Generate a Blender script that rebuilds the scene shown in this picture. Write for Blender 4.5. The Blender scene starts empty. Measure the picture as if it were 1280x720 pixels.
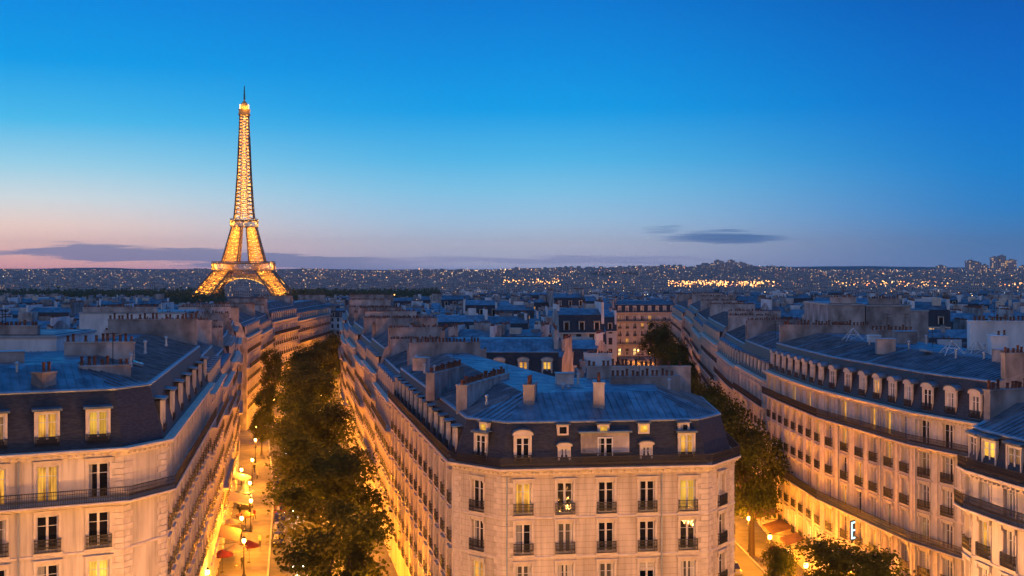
import bpy, math, random
import numpy as np
from math import sin, cos, pi, radians, sqrt, atan2, hypot
RND = random.Random(11)
scene = bpy.context.scene
COL = scene.collection

# ------------------------------------------------------------------ camera, world, sun, exposure
HC = 37.5                      # eye height on the viewing terrace
cam_d = bpy.data.cameras.new('camera')
cam = bpy.data.objects.new('camera', cam_d); COL.objects.link(cam)
cam.location = (0, 0, HC); cam.rotation_euler = (pi/2, 0, 0)
cam_d.lens = 36*1500/1280; cam_d.sensor_width = 36
cam_d.shift_y = -25/1280
cam_d.clip_start = 0.5; cam_d.clip_end = 40000
scene.camera = cam

def lin(r, g, b):
    f = lambda c: (c/255/12.92) if c/255 <= .04045 else ((c/255+.055)/1.055)**2.4
    return (f(r), f(g), f(b), 1)

W = bpy.data.worlds.new('World'); scene.world = W; W.use_nodes = True
def build_world():
    nt = W.node_tree; N = nt.nodes; L = nt.links; N.clear()
    def nd(t, **k):
        n = N.new(t)
        for a, b in k.items(): setattr(n, a, b)
        return n
    def mth(op, a, b=None, c=None, clamp=False):
        n = nd('ShaderNodeMath', operation=op, use_clamp=clamp)
        for i, v in enumerate((a, b, c)):
            if v is None: continue
            if isinstance(v, (int, float)): n.inputs[i].default_value = v
            else: L.new(v, n.inputs[i])
        return n.outputs[0]
    def sstep(lo, hi, v):
        n = nd('ShaderNodeMapRange', interpolation_type='SMOOTHSTEP')
        for i, q in ((0, v), (1, lo), (2, hi)):
            if isinstance(q, (int, float)): n.inputs[i].default_value = q
            else: L.new(q, n.inputs[i])
        return n.outputs[0]
    def mix(f, a, b, bt='MIX'):
        n = nd('ShaderNodeMix', data_type='RGBA', blend_type=bt)
        if isinstance(f, (int, float)): n.inputs[0].default_value = f
        else: L.new(f, n.inputs[0])
        for i, v in ((6, a), (7, b)):
            if isinstance(v, tuple): n.inputs[i].default_value = v
            else: L.new(v, n.inputs[i])
        return n.outputs[2]
    def ramp(v, stops):
        n = nd('ShaderNodeValToRGB'); r = n.color_ramp
        while len(r.elements) < len(stops): r.elements.new(1)
        for e, (p, c) in zip(r.elements, stops): e.position = p; e.color = lin(*c)
        L.new(v, n.inputs[0]); return n.outputs[0]
    tc = nd('ShaderNodeTexCoord')
    nrm = nd('ShaderNodeVectorMath', operation='NORMALIZE'); L.new(tc.outputs['Generated'], nrm.inputs[0])
    sx = nd('ShaderNodeSeparateXYZ'); L.new(nrm.outputs[0], sx.inputs[0])
    x, y, z = sx.outputs
    el = mth('MAXIMUM', z, 0)
    el = mth('POWER', el, 0.5)            # spread the horizon band over the ramp
    q = lambda v: sqrt(max(v, 0))
    LEFT = ramp(el, [(0, (244, 166, 164)), (q(.006), (270, 194, 180)), (q(.017), (280, 222, 200)), (q(.033), (270, 234, 216)),
        (q(.055), (226, 236, 238)), (q(.08), (164, 220, 242)), (q(.115), (76, 192, 242)), (q(.16), (6, 160, 236)), (q(.22), (0, 136, 226)), (q(.45), (22, 124, 218)), (1, (44, 124, 208))])
    MID = ramp(el, [(0, (158, 166, 206)), (q(.006), (192, 190, 214)), (q(.02), (210, 212, 226)), (q(.04), (174, 212, 240)),
        (q(.065), (132, 206, 242)), (q(.09), (84, 190, 240)), (q(.13), (10, 162, 236)), (q(.17), (0, 144, 228)), (q(.22), (0, 123, 214)), (q(.45), (22, 120, 214)), (1, (44, 124, 208))])
    RIGHT = ramp(el, [(0, (106, 134, 184)), (q(.02), (82, 134, 188)), (q(.045), (42, 134, 206)), (q(.08), (8, 130, 211)),
        (q(.12), (0, 118, 209)), (q(.17), (0, 103, 197)), (q(.22), (0, 87, 179)), (q(.45), (18, 110, 204)), (1, (44, 124, 208))])
    BACK = ramp(el, [(0, (165, 145, 150)), (q(.03), (212, 184, 172)), (q(.14), (204, 190, 190)), (q(.35), (92, 132, 194)), (1, (44, 124, 208))])
    ym = mth('MAXIMUM', y, .05)
    u = mth('DIVIDE', x, ym); v = mth('DIVIDE', z, ym)
    c1 = mix(sstep(-.44, -.02, u), LEFT, MID)
    c2 = mix(sstep(.0, .44, u), c1, RIGHT)
    # clouds: long low banks over the western horizon
    def streak(su, sv, off_, det=5):
        cmb = nd('ShaderNodeCombineXYZ'); L.new(mth('MULTIPLY', u, su), cmb.inputs[0]); L.new(mth('MULTIPLY', v, sv), cmb.inputs[1]); cmb.inputs[2].default_value = off_
        ns = nd('ShaderNodeTexNoise'); ns.inputs['Scale'].default_value = 1.0; ns.inputs['Detail'].default_value = det; ns.inputs['Roughness'].default_value = .58
        L.new(cmb.outputs[0], ns.inputs['Vector']); return ns.outputs[0]
    n1, n2 = streak(9, 190, 0), streak(30, 420, 5)
    nz = mth('MULTIPLY', mth('SUBTRACT', n1, .5), .020)
    vv = mth('ADD', mth('ADD', v, nz), mth('MULTIPLY', mth('SUBTRACT', n2, .5), .009))
    top = mth('MINIMUM', mth('ADD', mth('MULTIPLY', mth('ADD', u, .43), .10), .0140), mth('SUBTRACT', .0215, mth('MULTIPLY', mth('ADD', u, .37), .055)))
    low = mth('SUBTRACT', .0092, mth('MULTIPLY', mth('ADD', u, .43), .046))
    m1 = mth('MULTIPLY', sstep(mth('ADD', top, .0012), mth('SUBTRACT', top, .0022), vv), sstep(low, mth('ADD', low, .003), vv))
    m1 = mth('MULTIPLY', m1, sstep(-.02, -.16, u))
    m1 = mth('MULTIPLY', m1, sstep(.30, .46, mth('ADD', n1, mth('MULTIPLY', sstep(-.40, -.33, u), .12))))
    c3 = mix(mth('MULTIPLY', m1, .78), c2, lin(122, 134, 176))
    def bank(u0, v0, su, sv):
        a = mth('POWER', mth('DIVIDE', mth('SUBTRACT', u, u0), su), 2)
        b = mth('POWER', mth('DIVIDE', mth('SUBTRACT', mth('ADD', v, mth('MULTIPLY', nz, 1.0)), v0), sv), 2)
        return sstep(1.1, .0, mth('ADD', a, b))
    c4 = mix(mth('MULTIPLY', bank(.177, .0255, .062, .0050), .75), c3, lin(34, 96, 160))
    c4 = mix(mth('MULTIPLY', bank(.128, .0325, .022, .0022), .4), c4, lin(70, 120, 175))
    c4 = mix(mth('MULTIPLY', bank(.03, .0065, .16, .0035), .4), c4, lin(112, 124, 182))
    front = mix(sstep(.12, -.35, y), c4, BACK)
    sky = nd('ShaderNodeTexSky', sky_type='NISHITA', sun_disc=False)
    sky.sun_elevation = radians(2); sky.sun_rotation = radians(-65)
    bg2 = nd('ShaderNodeBackground'); L.new(sky.outputs[0], bg2.inputs[0]); bg2.inputs[1].default_value = .0004
    bg = nd('ShaderNodeBackground'); L.new(front, bg.inputs[0]); bg.inputs[1].default_value = 1.0
    add = nd('ShaderNodeAddShader'); L.new(bg.outputs[0], add.inputs[0]); L.new(bg2.outputs[0], add.inputs[1])
    out = nd('ShaderNodeOutputWorld'); L.new(add.outputs[0], out.inputs[0])
build_world()
sd = bpy.data.lights.new('dusk_sun', 'SUN'); sd.energy = .12; sd.angle = radians(40); sd.color = (1, .74, .60)
so = bpy.data.objects.new('dusk_sun', sd); COL.objects.link(so)
so.rotation_euler = (radians(80), 0, radians(-65)); so.location = (0, 0, 300)

vs = scene.view_settings
vs.view_transform = 'Standard'; vs.look = 'None'; vs.exposure = 0; vs.gamma = 1; vs.use_curve_mapping = False
cy = scene.cycles
cy.max_bounces = 4; cy.diffuse_bounces = 3; cy.glossy_bounces = 2; cy.transmission_bounces = 2; cy.volume_bounces = 0
cy.transparent_max_bounces = 8; cy.caustics_reflective = False; cy.caustics_refractive = False
cy.sample_clamp_indirect = 2; cy.use_denoising = True
try: cy.use_light_tree = True
except Exception: pass

# ------------------------------------------------------------------ materials
def new_mat(name):
    m = bpy.data.materials.new(name); m.use_nodes = True
    nt = m.node_tree
    return m, nt, nt.nodes, nt.links, nt.nodes['Principled BSDF']
def noise_col(nt, c0, c1, scale, detail=5, stretch=(1, 1, 1), lo=.35, hi=.65, coord='Object'):
    N, L = nt.nodes, nt.links
    tc = N.new('ShaderNodeTexCoord'); mp = N.new('ShaderNodeMapping'); mp.inputs['Scale'].default_value = stretch
    L.new(tc.outputs[coord], mp.inputs[0])
    n = N.new('ShaderNodeTexNoise'); n.inputs['Scale'].default_value = scale; n.inputs['Detail'].default_value = detail
    L.new(mp.outputs[0], n.inputs['Vector'])
    r = N.new('ShaderNodeValToRGB'); r.color_ramp.elements[0].position = lo; r.color_ramp.elements[1].position = hi
    r.color_ramp.elements[0].color = (*c0, 1); r.color_ramp.elements[1].color = (*c1, 1)
    L.new(n.outputs[0], r.inputs[0]); return r.outputs[0], n.outputs[0], tc
def surf(name, c0, c1, scale=1.5, rough=.8, stretch=(1, 1, 1), bump=.0, metal=0, spec=.3, joints=0, seed_obj=False, streaks=False):
    m, nt, N, L, B = new_mat(name)
    col, fac, tc = noise_col(nt, c0, c1, scale, stretch=stretch)
    if joints:                                    # ashlar courses: a thin dark joint every `joints` metres of height
        s = N.new('ShaderNodeSeparateXYZ'); L.new(tc.outputs['Object'], s.inputs[0])
        d = N.new('ShaderNodeMath'); d.operation = 'DIVIDE'; L.new(s.outputs[2], d.inputs[0]); d.inputs[1].default_value = joints
        f = N.new('ShaderNodeMath'); f.operation = 'FRACT'; L.new(d.outputs[0], f.inputs[0])
        g = N.new('ShaderNodeMath'); g.operation = 'LESS_THAN'; L.new(f.outputs[0], g.inputs[0]); g.inputs[1].default_value = .07
        mx = N.new('ShaderNodeMix'); mx.data_type = 'RGBA'; mx.blend_type = 'MULTIPLY'
        k = N.new('ShaderNodeMath'); k.operation = 'MULTIPLY'; L.new(g.outputs[0], k.inputs[0]); k.inputs[1].default_value = .55
        L.new(k.outputs[0], mx.inputs[0]); L.new(col, mx.inputs[6]); mx.inputs[7].default_value = (.35, .3, .26, 1)
        col = mx.outputs[2]
    if streaks:                                   # rain streaks and soot: vertical stains of their own shape
        mp = N.new('ShaderNodeMapping'); mp.inputs['Scale'].default_value = ((3.2, 3.2, .16) if streaks is True else (streaks, streaks, .1)); L.new(tc.outputs['Object'], mp.inputs[0])
        n2 = N.new('ShaderNodeTexNoise'); n2.inputs['Scale'].default_value = 1.0; n2.inputs['Detail'].default_value = 6; n2.inputs['Roughness'].default_value = .65; L.new(mp.outputs[0], n2.inputs['Vector'])
        r2 = N.new('ShaderNodeMapRange'); L.new(n2.outputs[0], r2.inputs[0]); r2.inputs[1].default_value = .34; r2.inputs[2].default_value = .56; r2.inputs[3].default_value = .74 if streaks is True else .82; r2.inputs[4].default_value = 1.0
        v2 = N.new('ShaderNodeVectorMath'); v2.operation = 'SCALE'; L.new(col, v2.inputs[0]); L.new(r2.outputs[0], v2.inputs['Scale']); col = v2.outputs[0]
    if seed_obj:
        oi = N.new('ShaderNodeObjectInfo'); mr = N.new('ShaderNodeMapRange'); L.new(oi.outputs['Random'], mr.inputs[0])
        mr.inputs[3].default_value = .75; mr.inputs[4].default_value = 1.25
        vm = N.new('ShaderNodeVectorMath'); vm.operation = 'SCALE'; L.new(col, vm.inputs[0]); L.new(mr.outputs[0], vm.inputs['Scale'])
        col = vm.outputs[0]
    L.new(col, B.inputs['Base Color'])
    B.inputs['Roughness'].default_value = rough; B.inputs['Metallic'].default_value = metal
    B.inputs['Specular IOR Level'].default_value = spec
    if bump:
        b = N.new('ShaderNodeBump'); b.inputs['Strength'].default_value = bump; b.inputs['Distance'].default_value = .05
        L.new(fac, b.inputs['Height']); L.new(b.outputs[0], B.inputs['Normal'])
    return m
def emit(name, col, s, sample=True):
    m, nt, N, L, B = new_mat(name)
    B.inputs['Base Color'].default_value = (.02, .02, .02, 1)
    B.inputs['Emission Color'].default_value = (*col, 1); B.inputs['Emission Strength'].default_value = s
    if not sample: m.cycles.emission_sampling = 'NONE'
    return m
M = {}
M['stone'] = surf('limestone', (.42, .345, .265), (.63, .535, .43), .55, .85, (1, 1, .35), .15, joints=.48, streaks=True)
M['stone_b'] = surf('grey_limestone', (.40, .35, .30), (.55, .48, .41), .5, .85, (1, 1, .3), .15, joints=.5, streaks=True)
M['stone_c'] = surf('pale_limestone', (.45, .385, .31), (.66, .575, .47), .6, .85, (1, 1, .35), .12, streaks=True)
M['trim'] = surf('carved_limestone', (.50, .42, .34), (.64, .55, .45), 1.6, .8, (1, 1, 1), .3)
M['plaster'] = surf('party_wall_plaster', (.20, .175, .165), (.46, .41, .385), .7, .9, (1, 1, .6), .25, seed_obj=True, streaks=.45)
M['plaster_w'] = surf('white_plaster', (.52, .52, .52), (.74, .73, .72), .5, .85, (1, 1, .6), .1, streaks=.4)
M['slate'] = surf('slate', (.014, .015, .021), (.034, .036, .046), 2.2, .55, (1, 1, 4), .5, spec=.4)
M['zinc'] = surf('zinc', (.075, .11, .145), (.16, .21, .255), .8, .45, (1, 1, .6), .12, metal=.35, spec=.5, seed_obj=True)
M['zinc_l'] = surf('pale_zinc', (.20, .24, .28), (.30, .34, .38), .9, .45, (1, 1, 1), .05, metal=.2, spec=.5)
M['pot'] = surf('terracotta', (.085, .032, .02), (.27, .105, .06), 2.5, .85, seed_obj=True)
M['iron'] = surf('black_iron', (.010, .010, .012), (.022, .021, .022), 3, .5, spec=.4)
M['white'] = surf('white_paint', (.50, .48, .46), (.66, .64, .62), 1.5, .5)
M['asphalt'] = surf('asphalt', (.04, .04, .042), (.065, .062, .06), .35, .75, bump=.2)
M['paving'] = surf('pavement_slabs', (.08, .073, .066), (.14, .128, .115), .6, .75, bump=.2)
M['kerb'] = surf('granite_kerb', (.22, .21, .2), (.34, .33, .31), 2, .7)
M['paint'] = surf('road_paint', (.5, .5, .48), (.75, .74, .7), 2, .6)
M['bark'] = surf('bark', (.05, .035, .022), (.13, .10, .07), 2, .9, bump=.5)
M['leaf'] = None
M['canvas'] = surf('awning_canvas', (.13, .06, .03), (.19, .09, .045), 1, .8)
M['red'] = surf('red_canvas', (.05, .004, .006), (.08, .006, .008), 1, .8)
M['cream_cv'] = surf('cream_canvas', (.24, .19, .12), (.32, .26, .17), 1, .8)
M['terrain'] = surf('terrain', (.014, .018, .014), (.045, .045, .042), .004, .95)
M['steel'] = surf('grey_steel', (.35, .37, .39), (.5, .52, .54), 2, .4, metal=.6)
M['tyre'] = surf('tyre_rubber', (.008, .008, .008), (.016, .016, .016), 4, .8)
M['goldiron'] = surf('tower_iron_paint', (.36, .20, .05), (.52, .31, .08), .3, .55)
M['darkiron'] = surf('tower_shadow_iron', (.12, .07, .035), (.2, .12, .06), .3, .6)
M['skin'] = surf('skin', (.42, .26, .19), (.5, .32, .24), 3, .6)
M['hair'] = surf('hair', (.02, .013, .008), (.05, .03, .02), 6, .6)
M['coat_a'] = surf('dark_coat', (.012, .012, .016), (.03, .03, .035), 3, .85)
M['coat_b'] = surf('red_coat', (.22, .03, .025), (.32, .05, .04), 3, .85)
M['coat_c'] = surf('beige_coat', (.36, .28, .19), (.46, .37, .26), 3, .85)
M['jeans'] = surf('dark_trousers', (.015, .018, .03), (.035, .04, .06), 4, .85)

def patch_zinc(m):
    nt = m.node_tree; N, L = nt.nodes, nt.links; B = N['Principled BSDF']; old = B.inputs['Base Color'].links[0].from_socket
    tc = N.new('ShaderNodeTexCoord'); mp = N.new('ShaderNodeMapping'); mp.inputs['Scale'].default_value = (.8, .8, .5); L.new(tc.outputs['Object'], mp.inputs[0])
    v = N.new('ShaderNodeTexVoronoi'); v.distance = 'CHEBYCHEV'; v.inputs['Scale'].default_value = 1.0; L.new(mp.outputs[0], v.inputs['Vector'])
    sp = N.new('ShaderNodeSeparateColor'); L.new(v.outputs['Color'], sp.inputs[0]); mr = N.new('ShaderNodeMapRange'); L.new(sp.outputs[0], mr.inputs[0]); mr.inputs[3].default_value = .74; mr.inputs[4].default_value = 1.16
    vm = N.new('ShaderNodeVectorMath'); vm.operation = 'SCALE'; L.new(old, vm.inputs[0]); L.new(mr.outputs[0], vm.inputs['Scale']); L.new(vm.outputs[0], B.inputs['Base Color'])
    m2 = N.new('ShaderNodeMapRange'); L.new(sp.outputs[1], m2.inputs[0]); m2.inputs[3].default_value = .36; m2.inputs[4].default_value = .62; L.new(m2.outputs[0], B.inputs['Roughness'])
patch_zinc(M['zinc'])
def leaf_mat():
    m, nt, N, L, B = new_mat('plane_tree_leaves')
    col, fac, tc = noise_col(nt, (.036, .060, .014), (.120, .125, .030), .9, 3, lo=.3, hi=.7)
    N.remove(B); d = N.new('ShaderNodeBsdfDiffuse'); t = N.new('ShaderNodeBsdfTranslucent'); mx = N.new('ShaderNodeMixShader')
    L.new(col, d.inputs[0]); L.new(col, t.inputs[0]); mx.inputs[0].default_value = .58
    L.new(d.outputs[0], mx.inputs[1]); L.new(t.outputs[0], mx.inputs[2])
    L.new(mx.outputs[0], N['Material Output'].inputs[0]); return m
M['leaf'] = leaf_mat()

def pane_mat(name, kind):
    m, nt, N, L, B = new_mat(name)
    tc = N.new('ShaderNodeTexCoord'); s = N.new('ShaderNodeSeparateXYZ'); L.new(tc.outputs['Generated'], s.inputs[0])
    oi = N.new('ShaderNodeObjectInfo')
    def mth(op, a, b=None):
        n = N.new('ShaderNodeMath'); n.operation = op
        for i, v in enumerate((a, b)):
            if v is None: continue
            if isinstance(v, (int, float)): n.inputs[i].default_value = v
            else: L.new(v, n.inputs[i])
        return n.outputs[0]
    B.inputs['Roughness'].default_value = .07
    # curtain folds: vertical waves that differ from window to window
    ph = mth('MULTIPLY', oi.outputs['Random'], 40)
    fold = mth('SINE', mth('ADD', mth('MULTIPLY', s.outputs[0], 46), ph))
    fold = mth('ADD', mth('MULTIPLY', fold, .11), .86)
    ctr = mth('ABSOLUTE', mth('SUBTRACT', s.outputs[0], .5))            # 0 in the middle, .5 at the sides
    gap = mth('GREATER_THAN', ctr, mth('ADD', mth('MULTIPLY', oi.outputs['Random'], .25), .1))
    if kind in ('blind', 'shutter'):
        zz = s.outputs[2]; cut = mth('ADD', mth('MULTIPLY', oi.outputs['Random'], .55), .3) if kind == 'blind' else 0.0
        sl = mth('ADD', mth('MULTIPLY', mth('SINE', mth('MULTIPLY', zz, 150 if kind == 'shutter' else 60)), .12), .8)
        k = mth('MULTIPLY', mth('GREATER_THAN', zz, cut), sl); c = N.new('ShaderNodeCombineColor')
        for i_, w_ in enumerate((.58, .55, .5)): L.new(mth('MULTIPLY', k, w_), c.inputs[i_])
        L.new(c.outputs[0], B.inputs['Base Color'])
        if kind == 'shutter': B.inputs['Roughness'].default_value = .6
        return m
    if kind == 'dark':
        k = mth('MULTIPLY', mth('MULTIPLY', fold, mth('LESS_THAN', s.outputs[0], mth('SUBTRACT', mth('MULTIPLY', oi.outputs['Random'], .7), .22))), .30); c = N.new('ShaderNodeCombineColor')
        for i_ in range(3): L.new(mth('ADD', k, .011), c.inputs[i_])
        L.new(c.outputs[0], B.inputs['Base Color'])
        bn = N.new('ShaderNodeTexNoise'); bn.inputs['Scale'].default_value = 2.2; cb = N.new('ShaderNodeCombineXYZ'); L.new(ph, cb.inputs[0]); va = N.new('ShaderNodeVectorMath'); va.operation = 'ADD'
        L.new(tc.outputs['Generated'], va.inputs[0]); L.new(cb.outputs[0], va.inputs[1]); L.new(va.outputs[0], bn.inputs['Vector'])
        bp = N.new('ShaderNodeBump'); bp.inputs['Strength'].default_value = .25; bp.inputs['Distance'].default_value = .12; L.new(bn.outputs[0], bp.inputs['Height']); L.new(bp.outputs[0], B.inputs['Normal']); return m
    if kind == 'curtain':
        k = mth('MULTIPLY', fold, mth('ADD', mth('MULTIPLY', gap, .55), .12))
        c = N.new('ShaderNodeCombineColor'); L.new(mth('MULTIPLY', k, .85), c.inputs[0]); L.new(mth('MULTIPLY', k, .8), c.inputs[1]); L.new(mth('MULTIPLY', k, .72), c.inputs[2])
        L.new(c.outputs[0], B.inputs['Base Color']); return m
    B.inputs['Base Color'].default_value = (.03, .03, .03, 1)
    ns = N.new('ShaderNodeTexNoise'); ns.inputs['Scale'].default_value = 3.2; ns.inputs['Detail'].default_value = 3
    va = N.new('ShaderNodeVectorMath'); va.operation = 'ADD'; L.new(tc.outputs['Generated'], va.inputs[0])
    cb = N.new('ShaderNodeCombineXYZ'); L.new(ph, cb.inputs[0]); L.new(cb.outputs[0], va.inputs[1]); L.new(va.outputs[0], ns.inputs['Vector'])
    room = mth('ADD', mth('MULTIPLY', ns.outputs[0], 1.1), -.05)
    furn = mth('GREATER_THAN', mth('ADD', s.outputs[2], mth('MULTIPLY', mth('SUBTRACT', ns.outputs[0], .5), 1.6)), mth('ADD', .12, mth('MULTIPLY', oi.outputs['Random'], .22)))
    glow = mth('SUBTRACT', 1, mth('MULTIPLY', mth('ADD', mth('POWER', mth('MULTIPLY', mth('SUBTRACT', s.outputs[0], mth('ADD', .3, mth('MULTIPLY', oi.outputs['Random'], .4))), 3.2), 2), mth('POWER', mth('MULTIPLY', mth('SUBTRACT', s.outputs[2], .68), 3.0), 2)), 1))
    glow = mth('MAXIMUM', glow, 0)
    room = mth('ADD', mth('MULTIPLY', room, mth('ADD', mth('MULTIPLY', furn, .6), .4)), mth('MULTIPLY', glow, .7))         # uneven room behind the glass
    if kind == 'lit':
        k = mth('MULTIPLY', fold, mth('ADD', mth('MULTIPLY', room, .75), mth('ADD', mth('MULTIPLY', gap, .35), .15)))
        st, c0, c1 = 1.1, (.62, .20, .02, 1), (1.0, .46, .06, 1)
    elif kind == 'bright':
        k = mth('MULTIPLY', fold, mth('ADD', mth('MULTIPLY', room, .55), .55)); st, c0, c1 = 1.15, (.9, .36, .025, 1), (1.0, .55, .07, 1)
    elif kind == 'shop':
        k = mth('ADD', mth('MULTIPLY', room, 1.1), .3); st, c0, c1 = 1.8, (1.0, .42, .05, 1), (1.0, .72, .25, 1)
    else:                                                                  # dim
        k = mth('MULTIPLY', room, mth('ADD', mth('MULTIPLY', gap, .5), .3)); st, c0, c1 = .55, (.6, .22, .06, 1), (.9, .5, .2, 1)
    mx = N.new('ShaderNodeMix'); mx.data_type = 'RGBA'; L.new(k, mx.inputs[0]); mx.inputs[6].default_value = c0; mx.inputs[7].default_value = c1
    L.new(mx.outputs[2], B.inputs['Emission Color'])
    L.new(mth('MULTIPLY', mth('MULTIPLY', k, st), mth('ADD', mth('MULTIPLY', oi.outputs['Random'], .6), .7)), B.inputs['Emission Strength'])
    m.cycles.emission_sampling = 'NONE'
    return m
for k in ('dark', 'curtain', 'lit', 'bright', 'dim', 'shop', 'blind', 'shutter'): M['p_'+k] = pane_mat('window_glass_'+k, k)

def city_wall(name, c0, c1, litp, cell=(2.7, 3.1)):
    """Facade far off: rows of windows from the wall's own metre coordinates (UV), a few of them lit."""
    m, nt, N, L, B = new_mat(name)
    uv = N.new('ShaderNodeUVMap'); s = N.new('ShaderNodeSeparateXYZ'); L.new(uv.outputs[0], s.inputs[0])
    def mth(op, a, b=None):
        n = N.new('ShaderNodeMath'); n.operation = op
        for i, v in enumerate((a, b)):
            if v is None: continue
            if isinstance(v, (int, float)): n.inputs[i].default_value = v
            else: L.new(v, n.inputs[i])
        return n.outputs[0]
    a = mth('DIVIDE', s.outputs[0], cell[0]); b = mth('DIVIDE', s.outputs[1], cell[1])
    fa, fb = mth('FRACT', a), mth('FRACT', b)
    wx = mth('LESS_THAN', mth('ABSOLUTE', mth('SUBTRACT', fa, .5)), .19); wz = mth('LESS_THAN', mth('ABSOLUTE', mth('SUBTRACT', fb, .5)), .31)
    win = mth('MULTIPLY', wx, wz)
    cb = N.new('ShaderNodeCombineXYZ'); L.new(mth('FLOOR', a), cb.inputs[0]); L.new(mth('FLOOR', b), cb.inputs[1])
    wn = N.new('ShaderNodeTexWhiteNoise'); wn.noise_dimensions = '2D'; L.new(cb.outputs[0], wn.inputs['Vector'])
    lit = mth('MULTIPLY', mth('LESS_THAN', wn.outputs[0], litp), win)
    tc = N.new('ShaderNodeTexCoord'); n = N.new('ShaderNodeTexNoise'); n.inputs['Scale'].default_value = .06; L.new(tc.outputs['Object'], n.inputs['Vector'])
    r = N.new('ShaderNodeMix'); r.data_type = 'RGBA'; L.new(n.outputs[0], r.inputs[0]); r.inputs[6].default_value = (*c0, 1); r.inputs[7].default_value = (*c1, 1)
    r2 = N.new('ShaderNodeMix'); r2.data_type = 'RGBA'; L.new(win, r2.inputs[0]); L.new(r.outputs[2], r2.inputs[6]); r2.inputs[7].default_value = (.02, .02, .024, 1)
    L.new(r2.outputs[2], B.inputs['Base Color']); B.inputs['Roughness'].default_value = .75
    e = N.new('ShaderNodeMix'); e.data_type = 'RGBA'; L.new(wn.outputs[1], e.inputs[0]); e.inputs[6].default_value = (1, .42, .1, 1); e.inputs[7].default_value = (1, .72, .36, 1)
    L.new(e.outputs[2], B.inputs['Emission Color']); L.new(mth('MULTIPLY', lit, 1.1), B.inputs['Emission Strength'])
    m.cycles.emission_sampling = 'NONE'
    return m
M['cwall'] = city_wall('far_facade', (.42, .40, .38), (.66, .63, .59), .10)
M['cwall2'] = city_wall('courtyard_facade', (.42, .40, .38), (.6, .57, .53), .05)
M['hwall'] = city_wall('high_rise_facade', (.45, .37, .34), (.55, .46, .42), .22, (9, 7))
M['hillwall'] = city_wall('hillside_facade', (.22, .21, .21), (.46, .43, .40), .05, (4, 4))

# ------------------------------------------------------------------ mesh helpers
class MB:
    def __init__(s): s.v = []; s.f = []; s.m = []; s.uv = []; s.has_uv = False
    def face(s, pts, m=0, uv=None):
        b = len(s.v); s.v += [tuple(p) for p in pts]; s.f.append(tuple(range(b, b+len(pts)))); s.m.append(m)
        s.uv.append(uv)
        if uv: s.has_uv = True
    def hexa(s, p, m=0, skip=()):                     # p: 4 bottom + 4 top points, both counter-clockwise
        b = len(s.v); s.v += [tuple(q) for q in p]
        for i, f in enumerate(((3, 2, 1, 0), (4, 5, 6, 7), (0, 1, 5, 4), (1, 2, 6, 5), (2, 3, 7, 6), (3, 0, 4, 7))):
            if i in skip: continue
            s.f.append(tuple(b+k for k in f)); s.m.append(m); s.uv.append(None)
    def box(s, x0, x1, y0, y1, z0, z1, m=0, skip=()):
        s.hexa([(x0,y0,z0),(x1,y0,z0),(x1,y1,z0),(x0,y1,z0),(x0,y0,z1),(x1,y0,z1),(x1,y1,z1),(x0,y1,z1)], m, skip)
    def obox(s, F, a0, a1, d0, d1, z0, z1, m=0, skip=()):   # F: facade frame, a along it, d outwards
        P = lambda a, d, z: (F[0][0]+F[1][0]*a+F[2][0]*d, F[0][1]+F[1][1]*a+F[2][1]*d, z)
        s.hexa([P(a0,d1,z0),P(a1,d1,z0),P(a1,d0,z0),P(a0,d0,z0),P(a0,d1,z1),P(a1,d1,z1),P(a1,d0,z1),P(a0,d0,z1)], m, skip)
    def beam(s, p, q, w, m=0, h=None):
        p = np.array(p, float); q = np.array(q, float); d = q-p; l = np.linalg.norm(d)
        if l < 1e-6: return
        d /= l; a = np.cross(d, (0, 0, 1))
        if np.linalg.norm(a) < .05: a = np.cross(d, (0, 1, 0))
        a /= np.linalg.norm(a); b = np.cross(d, a); a = a*w/2; b = b*(h or w)/2
        s.hexa([p-a-b, p+a-b, p+a+b, p-a+b, q-a-b, q+a-b, q+a+b, q-a+b], m)
    def lathe(s, prof, n=10, m=0, c=(0, 0, 0), cap=True, sx=1, sy=1):
        b = len(s.v)
        for r, z in prof:
            for k in range(n):
                t = 2*pi*k/n; s.v.append((c[0]+r*cos(t)*sx, c[1]+r*sin(t)*sy, c[2]+z))
        for i in range(len(prof)-1):
            for k in range(n):
                k2 = (k+1) % n
                s.f.append((b+i*n+k, b+i*n+k2, b+(i+1)*n+k2, b+(i+1)*n+k)); s.m.append(m); s.uv.append(None)
        if cap:
            s.f.append(tuple(b+(len(prof)-1)*n+k for k in range(n))); s.m.append(m); s.uv.append(None)
    def mesh(s, name, mats, off=(0, 0, 0), smooth=False):
        me = bpy.data.meshes.new(name)
        v = [(x-off[0], y-off[1], z-off[2]) for x, y, z in s.v] if any(off) else s.v
        me.from_pydata(v, [], s.f)
        for k in mats: me.materials.append(M[k] if isinstance(k, str) else k)
        me.polygons.foreach_set('material_index', s.m)
        if s.has_uv:
            ul = me.uv_layers.new(name='UVMap'); arr = np.zeros(len(me.loops)*2, np.float32); i = 0
            for f, u in zip(s.f, s.uv):
                if u:
                    for k, q in enumerate(u): arr[2*(i+k)] = q[0]; arr[2*(i+k)+1] = q[1]
                i += len(f)
            ul.data.foreach_set('uv', arr)
        if smooth: me.polygons.foreach_set('use_smooth', [True]*len(me.polygons))
        me.update(); return me
    def build(s, name, mats, parent=None, off=(0, 0, 0), smooth=False, loc=None):
        o = link(name, s.mesh(name, mats, off, smooth), parent)
        if loc: o.location = loc
        return o
def link(name, data, parent=None, loc=None, rz=None):
    o = bpy.data.objects.new(name, data); COL.objects.link(o)
    if parent: o.parent = parent
    if loc: o.location = loc
    if rz is not None: o.rotation_euler = (0, 0, rz)
    return o
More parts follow.
